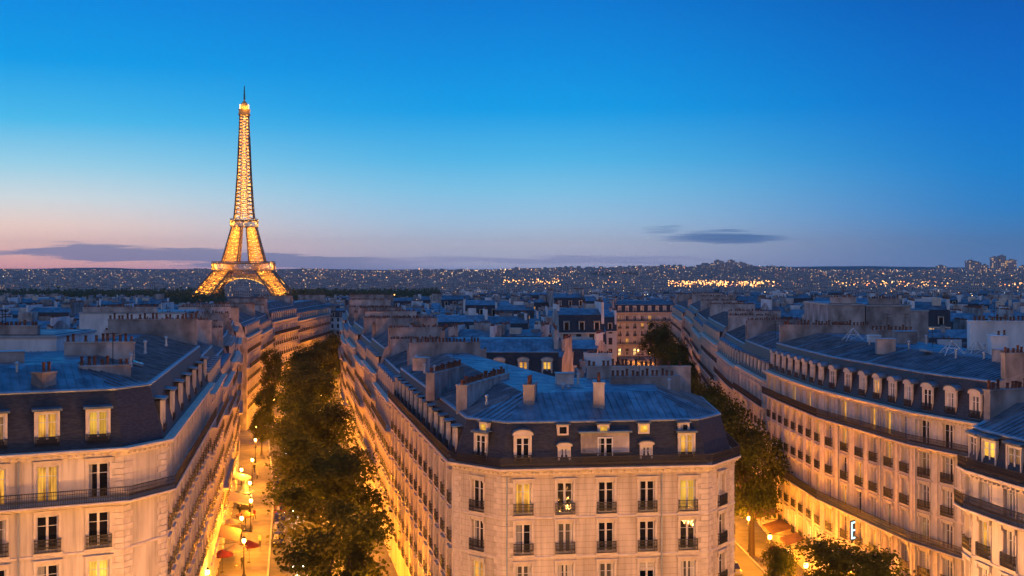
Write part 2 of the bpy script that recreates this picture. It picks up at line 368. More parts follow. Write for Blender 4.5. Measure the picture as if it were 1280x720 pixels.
def tag(o, label, cat, group=None, kind=None):
    o['label'] = label; o['category'] = cat
    if group: o['group'] = group
    if kind: o['kind'] = kind
    return o
def thing(name, label, cat, loc=(0, 0, 0), rz=0, group=None):
    o = link(name, None, None, loc, rz); o.empty_display_size = .5
    return tag(o, label, cat, group)
def structure(name, mb, mats, label, kind='structure'):
    o = mb.build(name, mats); o['kind'] = kind; o['label'] = label; o['category'] = name.replace('_', ' '); return o
def copy_tree(o, parent=None):
    c = o.copy(); COL.objects.link(c)
    if parent: c.parent = parent
    for ch in list(o.children): copy_tree(ch, c)
    return c
def inframe(x, y, z, m=45):
    if y < 3: return False
    px = 640+1500*x/y; py = 335-1500*(z-HC)/y
    return -m < px < 1280+m and -m < py < 720+m

def frame(p, q):
    l = hypot(q[0]-p[0], q[1]-p[1]); t = ((q[0]-p[0])/l, (q[1]-p[1])/l)
    return (p, t, (t[1], -t[0]), l)
def offset_poly(pts, ds):
    """CCW polygon moved inwards, a distance of its own for every edge."""
    n = len(pts); out = []
    for i in range(n):
        a, b, c = pts[i-1], pts[i], pts[(i+1) % n]
        F1, F2 = frame(a, b), frame(b, c); d1, d2 = ds[i-1], ds[i]
        p = (b[0]-F1[2][0]*d1, b[1]-F1[2][1]*d1); q = (b[0]-F2[2][0]*d2, b[1]-F2[2][1]*d2)
        cr = F1[1][0]*F2[1][1]-F1[1][1]*F2[1][0]
        if abs(cr) < .05: out.append(((p[0]+q[0])/2, (p[1]+q[1])/2)); continue
        t = ((q[0]-p[0])*F2[1][1]-(q[1]-p[1])*F2[1][0])/cr
        out.append((p[0]+F1[1][0]*t, p[1]+F1[1][1]*t))
    return out
def mitre(chain):
    F = [frame(chain[i], chain[i+1]) for i in range(len(chain)-1)]; out = []
    for i in range(len(chain)):
        n1 = F[max(i-1, 0)][2]; n2 = F[min(i, len(F)-1)][2]; k = 1+n1[0]*n2[0]+n1[1]*n2[1]
        out.append(((n1[0]+n2[0])/k, (n1[1]+n2[1])/k))
    return out
def sweep(mb, chain, prof, m=0):
    mt = mitre(chain)
    rows = [[(p[0]+v[0]*d, p[1]+v[1]*d, z) for d, z in prof] for p, v in zip(chain, mt)]
    for a, b in zip(rows, rows[1:]):
        for i in range(len(prof)-1): mb.face([a[i], b[i], b[i+1], a[i+1]], m)
    mb.face(rows[0], m); mb.face(rows[-1][::-1], m)
def out_chain(chain, d):
    return [(p[0]+v[0]*d, p[1]+v[1]*d) for p, v in zip(chain, mitre(chain))]
def bars(mb, F, L, z, h, step=.14, m=0):
    """a run of wrought-iron railing along a frame: rails, bars, a band of scrolls"""
    for zz, t in ((z+.06, .035), (z+h*.72, .03), (z+h-.03, .055)): mb.obox(F, 0, L, -t/2, t/2, zz-t/2, zz+t/2, m)
    n = max(2, int(L/step))
    for k in range(n+1):
        a = L*k/n; mb.obox(F, a-.015, a+.015, -.013, .013, z, z+h, m, skip=(0, 1))
    for k in range(n):                                # scrolls: a lozenge between every two bars
        a = L*(k+.5)/n; r = .06; zc = z+h*.40
        for sx, sz in ((1, 1), (1, -1)):
            P = lambda aa, zz: (F[0][0]+F[1][0]*aa, F[0][1]+F[1][1]*aa, zz)
            mb.beam(P(a-r*sx, zc-.12*sz), P(a+r*sx, zc+.12*sz), .024, m)

# ------------------------------------------------------------------ shared window, railing and dormer meshes
CACHE = {}
def cached(key, fn):
    if key not in CACHE: CACHE[key] = fn()
    return CACHE[key]
def casing_mb(w, h, hood, mb=None, m=0):
    mb = mb or MB(); x = w/2
    for s in (-1, 1): mb.box(min(s*(x+.012), s*(x+.19)), max(s*(x+.012), s*(x+.19)), -.075, .03, -.02, h+.19, m)
    mb.box(-x-.012, x+.012, -.072, .03, h+.012, h+.19, m)
    mb.box(-x-.26, x+.26, -.17, .03, -.16, -.022, m)
    if hood:
        mb.box(-x-.28, x+.28, -.25, .03, h+.30, h+.40, m); mb.box(-x-.2, x+.2, -.12, .03, h+.192, h+.298, m)
        for s in (-1, 1): mb.box(s*(x+.11)-.08, s*(x+.11)+.08, -.2, .03, h-.12, h+.296, m) if hood > 1 else None
    return mb
def sash_mb(w, h, y=.2, mb=None, m=0):
    mb = mb or MB(); x = w/2; t = .10
    mb.box(-x, -x+t, y, y+.07, 0, h, m); mb.box(x-t, x, y, y+.07, 0, h, m)
    mb.box(-x+t, x-t, y+.002, y+.068, 0, .14, m); mb.box(-x+t, x-t, y+.002, y+.068, h-t, h, m)
    mb.box(-.085, .085, y-.006, y+.064, .14, h-t, m)
    for s in (-1, 1):
        for k in (1,):
            z = h*.72
            mb.box(min(s*.085, s*(x-t)), max(s*.085, s*(x-t)), y+.012, y+.055, z-.02, z+.02, m)
    return mb
def pane_mb(w, h, y=.245, mb=None, m=0):
    mb = mb or MB(); mb.face([(-w/2, y, 0), (w/2, y, 0), (w/2, y, h), (-w/2, y, h)], m); return mb
def rail_mb(w, h=.95, proj=.24, mb=None, m=0):
    mb = mb or MB(); x = w/2+.14
    bars(mb, ((-x, -proj), (1, 0), (0, -1)), 2*x, 0, h, .09, m)
    for s in (-1, 1): bars(mb, ((s*x, -proj), (0, 1), (1, 0)), proj-.01, 0, h, .12, m)
    return mb
def dormer_mb(w, h, depth, style):
    """front surround, cheeks and hood; 0 stone/wood, 1 zinc, 2 slate cheek"""
    mb = MB(); x = w/2; o = x+.17
    for s in (-1, 1):
        mb.box(min(s*x, s*o), max(s*x, s*o), -.06, .16, -.05, h+.14, 0)
        mb.box(min(s*(x+.03), s*(o-.02)), max(s*(x+.03), s*(o-.02)), .16, depth, -.05, h+.1, 2)
    mb.box(-x, x, -.055, .16, h, h+.14, 0); mb.box(-o-.04, o+.04, -.12, .1, -.2, -.05, 0)
    if style == 'flat':
        mb.box(-o-.16, o+.16, -.26, .04, h+.142, h+.24, 1)
        mb.hexa([(-o-.16,-.26,h+.24),(o+.16,-.26,h+.24),(o+.16,depth,h+.34),(-o-.16,depth,h+.34),(-o-.16,-.26,h+.30),(o+.16,-.26,h+.30),(o+.16,depth,h+.42),(-o-.16,depth,h+.42)], 1)
    else:
        hh = .42 if style == 'arch' else .24; n = 8; pr = -.2
        mb.box(-o-.1, o+.1, pr+.02, .16, h+.142, h+.2, 0)
        pts = [(-(o+.14)*cos(pi*k/n), h+.2+hh*sin(pi*k/n)) for k in range(n+1)]
        mb.face([(px, pr+.05, pz) for px, pz in pts], 0)
        for (xa, za), (xb, zb) in zip(pts, pts[1:]):
            mb.hexa([(xa,pr,za),(xb,pr,zb),(xb,depth,zb),(xa,depth,za),(xa,pr,za+.08),(xb,pr,zb+.08),(xb,depth,zb+.08),(xa,depth,za+.08)], 1)
    return mb
def pot_mesh(v):
    mb = MB(); h = (.42, .52, .68)[v]
    mb.lathe([(.15, 0), (.15, .08), (.12, .1), (.105, h-.12), (.14, h-.1), (.14, h), (.08, h), (.08, h-.1)], 8, 0)
    return mb.mesh('chimney_pot', ['pot'])
for i in range(3): CACHE['pot', i] = pot_mesh(i)
def pots_into(mb, F, a0, a1, d, z, m, rnd, step=.36):
    n = max(1, int((a1-a0)/step))
    for k in range(n+1):
        if rnd.random() < .12: continue
        a = a0+(a1-a0)*k/max(n, 1); h = rnd.choice((.22, .28, .34, .34, .5)); r = .145; a += rnd.uniform(-.08, .08)
        x, y = F[0][0]+F[1][0]*a+F[2][0]*d, F[0][1]+F[1][1]*a+F[2][1]*d
        mb.lathe([(r, z), (r*.8, z+h)], 6, m, (x, y, 0))

def seams(mb, a, b, c, d, m, step=.62):
    """standing seams of a zinc slope: a-b the eave, d-c the ridge"""
    a, b, c, d = (np.array(q, float) for q in (a, b, c, d)); u = b-a; L = np.linalg.norm(u)
    if L < .8: return
    u /= L; nrm = np.cross(u, d-a); nl = np.linalg.norm(nrm)
    if nl < 1e-4: return
    nrm /= nl
    if nrm[2] < 0: nrm = -nrm
    s0 = (d-a)@u; s1 = (c-a)@u; up = (d-a)-u*s0
    n = int(L/step)
    for k in range(1, n):
        s = L*k/n; t = 1.0                           # climb at right angles to the eave until the hip
        if s < s0: t = s/s0
        if s > s1 and L-s1 > 1e-6: t = min(t, (L-s)/(L-s1))
        if t < .08: continue
        p = a+u*s; q = p+up*t
        e = u*.03; h = nrm*.075
        mb.face([p-e, q-e, q-e+h, p-e+h], m); mb.face([p+e, p+e+h, q+e+h, q+e], m); mb.face([p-e+h, q-e+h, q+e+h, p+e+h], m)

def building(label, front, back, levels, zc, bay=3.2, ww=1.25, mans=(3.9, 1.5, 1.7, 4.5), wall='stone', lod=2, lit=.14, panes=None,
             run=(), winrail=True, dorm=('arch',), dorm_h=2.0, group=None, seed=0, party_h=1.1, bins=(.3, 2.2), strings=True, skipd=(), hood=1,
             dorm_w=1.15, base_z=0.0, cat='apartment building', name='apartment_building', slate='slate', pots=True, railroof=False, dorm_rail=False, quoins=False, pilasters=False, nbays={}):
    """front: facade points (building on the left hand), back: the other corners; levels: (floor z, window height)."""
    rnd = random.Random(seed*7+3)
    pts = list(front)+list(back); n = len(pts); nf = len(front)
    et = ['F']*(nf-1)+['P']+['B']*(len(back)-1)+['P']
    cx = sum(p[0] for p in pts)/n; cyy = sum(p[1] for p in pts)/n
    off = (cx, cyy, base_z)
    root = thing(name, label, cat, off, 0, group)
    def put(nm, me, par, x, y, z, rz):
        if par is root: return link(nm, me, root, (x-cx, y-cyy, z-base_z), rz)
        return link(nm, me, par, (x, y, z), rz)
    # ---- walls with real openings
    wb = MB(); trim = MB(); anyrun = {}
    wins = []
    for ei in range(n):
        F = frame(pts[ei], pts[(ei+1) % n]); L = F[3]
        P = lambda a, d, z: (F[0][0]+F[1][0]*a+F[2][0]*d, F[0][1]+F[1][1]*a+F[2][1]*d, z)
        if et[ei] != 'F':
            u0 = rnd.random()*50
            wb.face([P(0,0,base_z), P(L,0,base_z), P(L,0,zc), P(0,0,zc)], 1 if et[ei] == 'P' else 2, [(u0, 0), (u0+L, 0), (u0+L, zc), (u0, zc)])
            continue
        nb = nbays.get(ei, max(1, round(L/bay)) if L > 1.9 else 0)
        ops = []
        for li, (zf, hh) in enumerate(levels):
            for b in range(nb):
                a = L*(b+.5)/nb
                w = min(ww, L/nb-.7)
                c = P(a, 0, zf+hh/2)
                if inframe(*c): ops.append((a-w/2, a+w/2, zf+.12, zf+.12+hh, li, b, w))
        A = sorted({0, L}|{round(o[i], 4) for o in ops for i in (0, 1)}); Z = sorted({base_z, zc}|{round(o[i], 4) for o in ops for i in (2, 3)})
        hole = {(round(o[0], 4), round(o[2], 4)) for o in ops}
        for a0, a1 in zip(A, A[1:]):
            for z0, z1 in zip(Z, Z[1:]):
                if (a0, z0) in hole: continue
                wb.face([P(a0,0,z0), P(a1,0,z0), P(a1,0,z1), P(a0,0,z1)], 0)
        for a0, a1, z0, z1, li, b, w in ops:
            D = -.3
            wb.face([P(a0,0,z0), P(a0,D,z0), P(a0,D,z1), P(a0,0,z1)], 0); wb.face([P(a1,0,z0), P(a1,0,z1), P(a1,D,z1), P(a1,D,z0)], 0)
            wb.face([P(a0,0,z1), P(a0,D,z1), P(a1,D,z1), P(a1,0,z1)], 0); wb.face([P(a0,0,z0), P(a1,0,z0), P(a1,D,z0), P(a0,D,z0)], 0)
            wins.append((ei, li, b, (a0+a1)/2, z0, w, z1-z0, F))
        if nb and (pilasters is True or (pilasters and ei in pilasters)):
            for b in range(nb+1):
                a = min(max(L*b/nb, .32), L-.32)
                trim.obox(F, a-.28, a+.28, -.02, .11, max(base_z, levels[0][0]-.3), zc-.45, 0)
        if quoins:
            for ea in (0, L):
                k = 0; z = max(base_z, 6)
                while z+.44 < zc-.5:
                    w = (.9, .6)[k % 2]
                    trim.obox(F, *((ea, ea+w) if ea == 0 else (ea-w, ea)), -.02, .055, z+.02, z+.42, 0); z += .45; k += 1
    wb.build('wall', [wall, 'plaster', 'cwall2'], root, off)
    chain = list(front)
    if strings:
        for li, (zf, hh) in enumerate(levels):
            if zf > 2 and any(inframe(p[0], p[1], zf, 200) for p in chain) and li not in run: sweep(trim, chain, [(-.02, zf-.05), (.09, zf-.05), (.12, zf-.16), (.09, zf-.24), (-.02, zf-.24)], 0)
    sweep(trim, chain, [(-.3, zc+.10), (.62, zc+.10), (.62, zc-.04), (.5, zc-.12), (.34, zc-.22), (.2, zc-.24), (.12, zc-.5), (-.02, zc-.52)], 0)
    if lod >= 2:
        for p, q in zip(chain, chain[1:]):
            F = frame(p, q); k = 0.35
            while k < F[3]-.2:
                if inframe(F[0][0]+F[1][0]*k, F[0][1]+F[1][1]*k, zc): trim.obox(F, k-.09, k+.09, .1, .42, zc-.38, zc-.2, 0)
                k += .55
    trim.build('cornice', ['trim'], root, off)
    # ---- windows
    for ei, li, b, a, z, w, h, F in wins:
        x, y = F[0][0]+F[1][0]*a, F[0][1]+F[1][1]*a; rz = atan2(F[1][1], F[1][0])
        kind = (panes or {}).get((ei, li, b))
        if kind is None:
            r = rnd.random(); kind = 'lit' if r < lit*.6 else 'dim' if r < lit else 'curtain' if r < lit+.28 else 'blind' if r < lit+.36 else 'shutter' if r < lit+.42 else 'dark'
            if levels[li][0] < 1: kind = 'shop' if r < .65 else 'dark'
        hd = hood; w_ = round(w, 2); h_ = round(h, 2)
        rl = winrail and levels[li][0] > 2 and li not in run and (winrail is True or li in winrail)
        if lod >= 2:
            o = put('window', cached(('case', w_, h_, hd), lambda: casing_mb(w_, h_, hd).mesh('window', ['trim'])), root, x, y, z, rz)
            put('frame', cached(('sash', w_, h_), lambda: sash_mb(w_, h_).mesh('frame', ['white'])), o, 0, 0, 0, 0)
            put('pane', cached(('pane', w_, h_, kind), lambda: pane_mb(w_, h_).mesh('pane', ['p_'+kind])), o, 0, 0, 0, 0)
            if rl: put('railing', cached(('rail', w_), lambda: rail_mb(w_).mesh('railing', ['iron'])), o, 0, 0, 0, 0)
        else:
            def mk():
                mb = casing_mb(w_, h_, hd); sash_mb(w_, h_, mb=mb, m=1); pane_mb(w_, h_, mb=mb, m=2)
                if rl: rail_mb(w_, mb=mb, m=3)
                return mb.mesh('window', ['trim', 'white', 'p_'+kind, 'iron'])
            put('window', cached(('win1', w_, h_, hd, kind, rl), mk), root, x, y, z, rz)
    # ---- running balconies
    for li in run:
        zf = levels[li][0]
        if not any(inframe(p[0], p[1], zf, 300) for p in chain): continue
        mb = MB(); sweep(mb, chain, [(-.02, zf+.02), (.82, zf+.02), (.85, zf-.06), (.8, zf-.14), (.6, zf-.2), (.3, zf-.34), (-.02, zf-.4)], 0)
        bal = mb.build('balcony', ['trim'], root, off)
        mb = MB(); oc = out_chain(chain, .74)
        for p, q in zip(oc, oc[1:]):
            F = frame(p, q); bars(mb, F, F[3], zf+.02, 1.0, .115, 0)
        r = mb.build('railing', ['iron'], bal, off); r.location = (0, 0, 0)
    # ---- mansard and zinc roof
    mh, mi, th, ti = mans
    d0 = [{'F': .12, 'P': 0, 'B': .05}[e] for e in et]; d1 = [{'F': mi, 'P': 0, 'B': bins[0]}[e] for e in et]; d2 = [{'F': mi+ti, 'P': 0, 'B': bins[0]+bins[1]}[e] for e in et]
    r0, r1, r2 = offset_poly(pts, d0), offset_poly(pts, d1), offset_poly(pts, d2)
    z0 = zc+.1; z1 = zc+mh; z2 = z1+th
    rb = MB(); gb = MB()
    for i in range(n):
        j = (i+1) % n; A = [(*r0[i], z0), (*r0[j], z0), (*r1[j], z1), (*r1[i], z1)]; Bq = [(*r1[i], z1), (*r1[j], z1), (*r2[j], z2), (*r2[i], z2)]
        rb.face(A, 2 if et[i] == 'P' else 0); rb.face(Bq, 2 if et[i] == 'P' else 1)
        if et[i] != 'P': seams(rb, *Bq, 1)
    rb.face([(*p, z2) for p in r2], 1)
    roof = rb.build('roof', [slate, 'zinc', 'plaster'], root, off)
    fr = r1[:nf]
    mb = MB(); sweep(mb, fr, [(-.25, z1+.1), (.06, z1+.07), (.13, z1), (.08, z1-.1), (-.05, z1-.12)], 0); g = mb.build('gutter', ['zinc_l'], roof, off); g.location = (0, 0, 0)
    if railroof:
        mb = MB(); oc = out_chain(chain, .5)
        for p, q in zip(oc, oc[1:]):
            F = frame(p, q); bars(mb, F, F[3], zc+.1, .9, .095, 0)
        mb.build('roof_railing', ['iron'], root, off)
    # ---- dormers
    if dorm:
        for ei in range(nf-1):
            F = frame(pts[ei], pts[ei+1]); L = F[3]; nb = nbays.get(ei, max(1, round(L/bay)) if L > 1.9 else 0)
            for b in range(nb):
                st = dorm[b % len(dorm)] if not isinstance(dorm, dict) else dorm.get((ei, b), 'arch')
                if st is None or (ei, b) in skipd: continue
                a = L*(b+.5)/nb; w, h = (dorm_w, dorm_h) if st != 'small' else (.75, 1.2)
                x, y = F[0][0]+F[1][0]*a-F[2][0]*.32, F[0][1]+F[1][1]*a-F[2][1]*.32; zz = z0+.32
                if not inframe(x, y, zz+1): continue
                rz = atan2(F[1][1], F[1][0]); dep = mi+.1
                kind = (panes or {}).get((ei, 'd', b))
                if kind is None:
                    r = rnd.random(); kind = 'lit' if r < lit*.6 else 'dim' if r < lit else 'curtain' if r < lit+.4 else 'dark'
                sm = 'small' if st == 'small' else 'arch' if st == 'arch' else 'flat'
                me = cached(('dorm', w, h, dep, sm), lambda: dormer_mb(w, h, dep, sm).mesh('dormer', ['trim', 'zinc', 'slate']))
                if lod >= 1:
                    o = put('dormer', me, root, x, y, zz, rz)
                    put('frame', cached(('dsash', w, h), lambda: sash_mb(w, h, .02).mesh('frame', ['white'])), o, 0, 0, 0, 0)
                    put('pane', cached(('dpane', w, h, kind), lambda: pane_mb(w, h, .065).mesh('pane', ['p_'+kind])), o, 0, 0, 0, 0)
                    if dorm_rail and st != 'small': put('railing', cached(('drail', w), lambda: rail_mb(w, .7, .14).mesh('railing', ['iron'])), o, 0, 0, 0, 0)
    # ---- party-wall stacks with their pots
    if party_h:
        for i in range(n):
            if et[i] != 'P': continue
            j = (i+1) % n; F = frame(pts[i], pts[j]); L = F[3]
            if L < 4: continue
            a0, a1 = (1.3, L-.4) if i == nf-1 else (.4, L-1.3)
            if L > 9: a0, a1 = (a0+rnd.random()*1.0, a1) if i == nf-1 else (a0, a1-rnd.random()*1.0)
            zt = z2+party_h+rnd.random()*.5
            chimney(root, F, a0, a1, -.62, -.02, z0-.2, zt, lod, rnd, off)
    root['fr'] = 0; del root['fr']
    return root, dict(z0=z0, z1=z1, z2=z2, off=off, pts=pts)

def chimney(root, F, a0, a1, d0, d1, zb, zt, lod, rnd, off, mat='plaster', pots=True):
    mb = MB(); mb.obox(F, a0, a1, d0, d1, zb, zt, 0, skip=(0,)); mb.obox(F, a0-.06, a1+.06, d0-.06, d1+.06, zt, zt+.12, 0)
    if lod < 2 and pots: pots_into(mb, F, a0+.2, a1-.2, (d0+d1)/2, zt+.12, 1, rnd)
    ch = mb.build('chimney', [mat, 'pot'], root, off)
    if lod >= 2 and pots:
        n = max(1, int((a1-a0-.3)/.46))
        for k in range(n+1):
            if rnd.random() < .2: continue
            a = a0+.2+(a1-a0-.4)*k/n+rnd.uniform(-.09, .09); d = (d0+d1)/2
            link('chimney_pot', CACHE['pot', rnd.randrange(3)], ch, (F[0][0]+F[1][0]*a+F[2][0]*d-off[0], F[0][1]+F[1][1]*a+F[2][1]*d-off[1], zt+.12-off[2]))
    return ch
def antenna(root, x, y, z, off, h=2.4, rz=0.4):
    mb = MB(); mb.beam((x, y, z), (x, y, z+h), .05)
    for k in range(5):
        zz = z+h-.1-(k % 2)*.45; l = .5-.06*k
        mb.beam((x-cos(rz)*l+k*.15*sin(rz), y-sin(rz)*l-k*.15*cos(rz), zz), (x+cos(rz)*l+k*.15*sin(rz), y+sin(rz)*l-k*.15*cos(rz), zz), .03)
    mb.beam((x, y, z+h-.1), (x+.7*sin(rz), y-.7*cos(rz), z+h-.1), .03)
    mb.build('antenna', ['iron'], root, off)
def skylight(root, x, y, z, off, rz, tilt=.3, w=.9, l=1.3):
    mb = MB()
    P = lambda a, b, c: (x+cos(rz)*a-sin(rz)*b, y+sin(rz)*a+cos(rz)*b, z+c+b*tilt)
    def bx(a0, a1, b0, b1, c0, c1, m): mb.hexa([P(a0,b0,c0),P(a1,b0,c0),P(a1,b1,c0),P(a0,b1,c0),P(a0,b0,c1),P(a1,b0,c1),P(a1,b1,c1),P(a0,b1,c1)], m)
    bx(-w/2, w/2, -l/2, l/2, -.1, .1, 0); bx(-w/2+.08, w/2-.08, -l/2+.08, l/2-.08, .1, .13, 1)
    mb.build('skylight', ['zinc_l', 'p_curtain'], root, off)

# ------------------------------------------------------------------ plan of the two streets
def interp(tab):
    ys = [a for a, b in tab]; xs = [b for a, b in tab]
    return lambda y: float(np.interp(y, ys, xs))
XL = interp([(60, -22), (87, -27), (135, -34), (200, -46), (262, -59.5), (344, -68.5), (430, -67), (540, -62)])     # avenue, left facades
XR = interp([(60, 3), (103, -5.0), (153, -15.3), (236, -31), (275, -38.5), (344, -49), (430, -55), (540, -52)])      # avenue, right facades
XS = interp([(60, 17), (104, 19.6), (150, 20.5), (200, 22.5), (300, 31), (400, 41), (540, 48)])                      # second street, left facades
XQ = interp([(60, 46), (112.6, 43), (119, 40.0), (133, 37.8), (146, 36.2), (165, 35.6), (200, 37), (270, 43), (350, 51.5), (430, 58), (540, 62)])
def smooth(a, b, t):
    t = min(1, max(0, (t-a)/(b-a))); return t*t*(3-2*t)
def ground(x, y):
    if y < 420: return -.03
    u = x/max(y, 1)
    z = -.03-19*smooth(420, 950, y)+7*math.exp(-((x+385)**2+(y-1724)**2)/(2*150**2))
    top = 17+7*smooth(-.02, .06, u)+16*math.exp(-((u-.13)/.09)**2)-5*smooth(.22, .3, u)
    top += 26*math.exp(-((u-.178)/.018)**2)*smooth(4500, 6500, y)*.5
    z += (top+19)*smooth(2000, 7600, y)**1.0
    if y > 7000:
        ridge = 30*math.exp(-((u-.31)/.09)**2)+14*math.exp(-((u+.33)/.07)**2)+4*sin(u*30)+2*sin(u*71+1)
        z += -18*smooth(7000, 8600, y)+(24+ridge)*smooth(9200, 11500, y)
    if y > 4500: z += smooth(4500, 6500, y)*(3.2*sin(u*31+2)+2.2*sin(u*67)+1.5*sin(u*149+1))
    return z
tb = MB(); ysr = [-340, -100, 0, 60, 120, 240, 360, 480]+[480+70*k for k in range(1, 24)]+[2160+180*k for k in range(0, 62)]
us = np.linspace(-.62, .62, 94)
vid = {}
for i, y in enumerate(ysr):
    for j, u in enumerate(us):
        x = u*(max(y, 0)+650); vid[i, j] = len(tb.v); tb.v.append((x, y, ground(x, y)))
for i in range(len(ysr)-1):
    for j in range(len(us)-1):
        tb.f.append((vid[i, j], vid[i, j+1], vid[i+1, j+1], vid[i+1, j])); tb.m.append(0); tb.uv.append(None)
structure('terrain', tb, ['terrain'], 'dark ground rising to low hills on the horizon')

def strip(fa, fb, y0, y1, z, m=0, mb=None, dy=6, thick=0):
    mb = mb or MB(); n = max(1, int((y1-y0)/dy))
    for k in range(n):
        a, b = y0+(y1-y0)*k/n, y0+(y1-y0)*(k+1)/n
        q = [(fa(a), a), (fb(a), a), (fb(b), b), (fa(b), b)]
        mb.face([(*p, z) for p in q], m)
        if thick:
            for p, r in ((q[0], q[3]), (q[1], q[2])): mb.face([(*p, z-thick), (*r, z-thick), (*r, z), (*p, z)], m)
    return mb
rb = MB()
rb.face([(-70, 30, .0), (70, 30, .0), (70, 86, .0), (-70, 86, .0)])
strip(lambda y: XL(y)-2, lambda y: XR(y)+2, 86, 540, .0, 0, rb)
strip(lambda y: XS(y)-2, lambda y: XQ(y)+2, 86, 540, .0, 0, rb)
structure('road', rb, ['asphalt'], 'asphalt carriageway of the avenue and the side street')
pv = MB()
strip(lambda y: XL(y)-1, lambda y: XL(y)+6.2, 88, 540, .13, 0, pv, 5, .14); strip(lambda y: XR(y)-8.6, lambda y: XR(y)+1, 105, 540, .13, 0, pv, 5, .14)
strip(lambda y: XS(y)-1, lambda y: XS(y)+4.0, 106, 540, .13, 0, pv, 5, .14); strip(lambda y: XQ(y)-5.0, lambda y: XQ(y)+1, 100, 540, .13, 0, pv, 5, .14)
pv.face([(-7, 90, .13), (21, 90, .13), (22, 105.9, .13), (-6, 104.9, .13)]); pv.face([(-60, 72, .13), (-24, 80, .13), (-24, 87.9, .13), (-60, 80, .13)])
structure('pavement', pv, ['paving'], 'stone slab pavements along the facades')
kb = MB()
strip(lambda y: XL(y)+6.2, lambda y: XL(y)+6.45, 88, 540, .134, 0, kb, 5, .14); strip(lambda y: XR(y)-8.85, lambda y: XR(y)-8.6, 105, 540, .134, 0, kb, 5, .14)
strip(lambda y: XS(y)+4.0, lambda y: XS(y)+4.22, 106, 540, .134, 0, kb, 5, .14); strip(lambda y: XQ(y)-5.22, lambda y: XQ(y)-5.0, 100, 540, .134, 0, kb, 5, .14)
structure('kerb', kb, ['kerb'], 'granite kerbs edging the pavements')
mk = MB()
for k in range(60):
    y = 100+k*6.5; xm = (XL(y)+6.4+XR(y)-8.8)/2; x2 = (XL(y+3)+6.4+XR(y+3)-8.8)/2
    mk.face([(xm-.07, y, .005), (xm+.07, y, .005), (x2+.07, y+3, .005), (x2-.07, y+3, .005)])
structure('road_markings', mk, ['paint'], 'broken white centre line on the avenue')

# ------------------------------------------------------------------ the great buildings round the junction
lv = lambda *z: [(a, b) for a, b in z]
# wedge-shaped corner building in the middle
WF = [(-15.3, 153), (-4.9, 102), (-.8, 98.2), (16.4, 100.5), (19.4, 105), (19.9, 119)]
wl = lv((3.9, 2.5), (7.15, 2.4), (10.5, 2.45), (13.85, 2.5), (17.1, 2.6))
wp = {(2, 4, 0): 'lit', (2, 4, 1): 'dark', (2, 4, 2): 'dark', (2, 4, 3): 'dark', (2, 4, 4): 'bright', (1, 4, 0): 'dark', (1, 3, 0): 'dark', (1, 2, 0): 'lit',
      (2, 3, 0): 'dark', (2, 3, 1): 'curtain', (2, 3, 2): 'dark', (2, 3, 3): 'dark', (2, 3, 4): 'dark', (2, 2, 0): 'curtain', (2, 2, 1): 'curtain',
      (2, 'd', 4): 'lit', (2, 'd', 0): 'dark', (1, 'd', 0): 'dark', (2, 'd', 1): 'curtain', (2, 'd', 3): 'curtain', (0, 'd', 10): 'lit', (0, 'd', 8): 'lit', (0, 'd', 2): 'lit', (0, 'd', 5): 'curtain'}
wd = {(2, 0): 'arch', (2, 1): 'small', (2, 2): None, (2, 3): 'small', (2, 4): 'flat', (1, 0): 'flat', (3, 0): None, (4, 0): None, (4, 1): None, (4, 2): None, (4, 3): None}
for k in range(14): wd[0, k] = 'flat'
wedge, wi = building('wedge-shaped cream corner building with blue zinc roof between the two streets', WF, [(7, 119), (-3.8, 155)], wl, 21.0, 3.45, 1.32,
    (3.7, 1.15, 1.9, 5.2), 'stone', 2, .1, wp, (), True, wd, 2.15, seed=1, party_h=.9, bins=(.3, 2.0), quoins=True, hood=2, dorm_rail=True, railroof=True, nbays={1: 1, 3: 1, 0: 13}, pilasters={0})
woff = wi['off']; z1w = wi['z1']
# the terrace dormer with pale cheeks, the little round-topped attic windows, stacks and skylights of the wedge roof
F = frame(WF[2], WF[3])
def terrace_dormer(root, F, a, off, z):
    mb = MB(); mb.obox(F, a-2.05, a+2.05, -1.35, -.42, z, z+2.5, 0, skip=(0,)); mb.obox(F, a-2.25, a+2.25, -1.5, -.18, z+2.5, z+2.64, 1)
    d = mb.build('terrace_dormer', ['plaster', 'zinc'], root, off)
    x, y = F[0][0]+F[1][0]*a-F[2][0]*.36-off[0], F[0][1]+F[1][1]*a-F[2][1]*.36-off[1]; rz = atan2(F[1][1], F[1][0])
    for nm, me in (('frame', sash_mb(1.3, 2.1, -.03).mesh('frame', ['white'])), ('pane', pane_mb(1.3, 2.1, .02).mesh('pane', ['p_dark']))):
        link(nm, me, d, (x, y, z+.05-off[2]), rz)
    mb = MB(); bars(mb, ((F[0][0]+F[1][0]*(a-2.1)+F[2][0]*.3, F[0][1]+F[1][1]*(a-2.1)+F[2][1]*.3), F[1], F[2]), 4.2, z, .95)
    r = mb.build('railing', ['iron'], d, off)
terrace_dormer(wedge, F, 17.35*.5, woff, 21.3)
def oculus(root, F, a, z, inset, off, lit):
    mb = MB(); mb.obox(F, a-.48, a+.48, -inset-.3, -inset+.28, z, z+.85, 0); mb.obox(F, a-.62, a+.62, -inset-.3, -inset+.36, z+.85, z+.95, 1)
    o = mb.build('attic_window', ['trim', 'zinc'], root, off)
    mb = MB(); P = lambda q, zz: (F[0][0]+F[1][0]*q+F[2][0]*(-inset+.29), F[0][1]+F[1][1]*q+F[2][1]*(-inset+.29), zz)
    mb.face([P(a-.3, z+.15), P(a+.3, z+.15), P(a+.3, z+.7), P(a-.3, z+.7)]); mb.build('pane', ['p_bright' if lit else 'p_dark'], o, off)
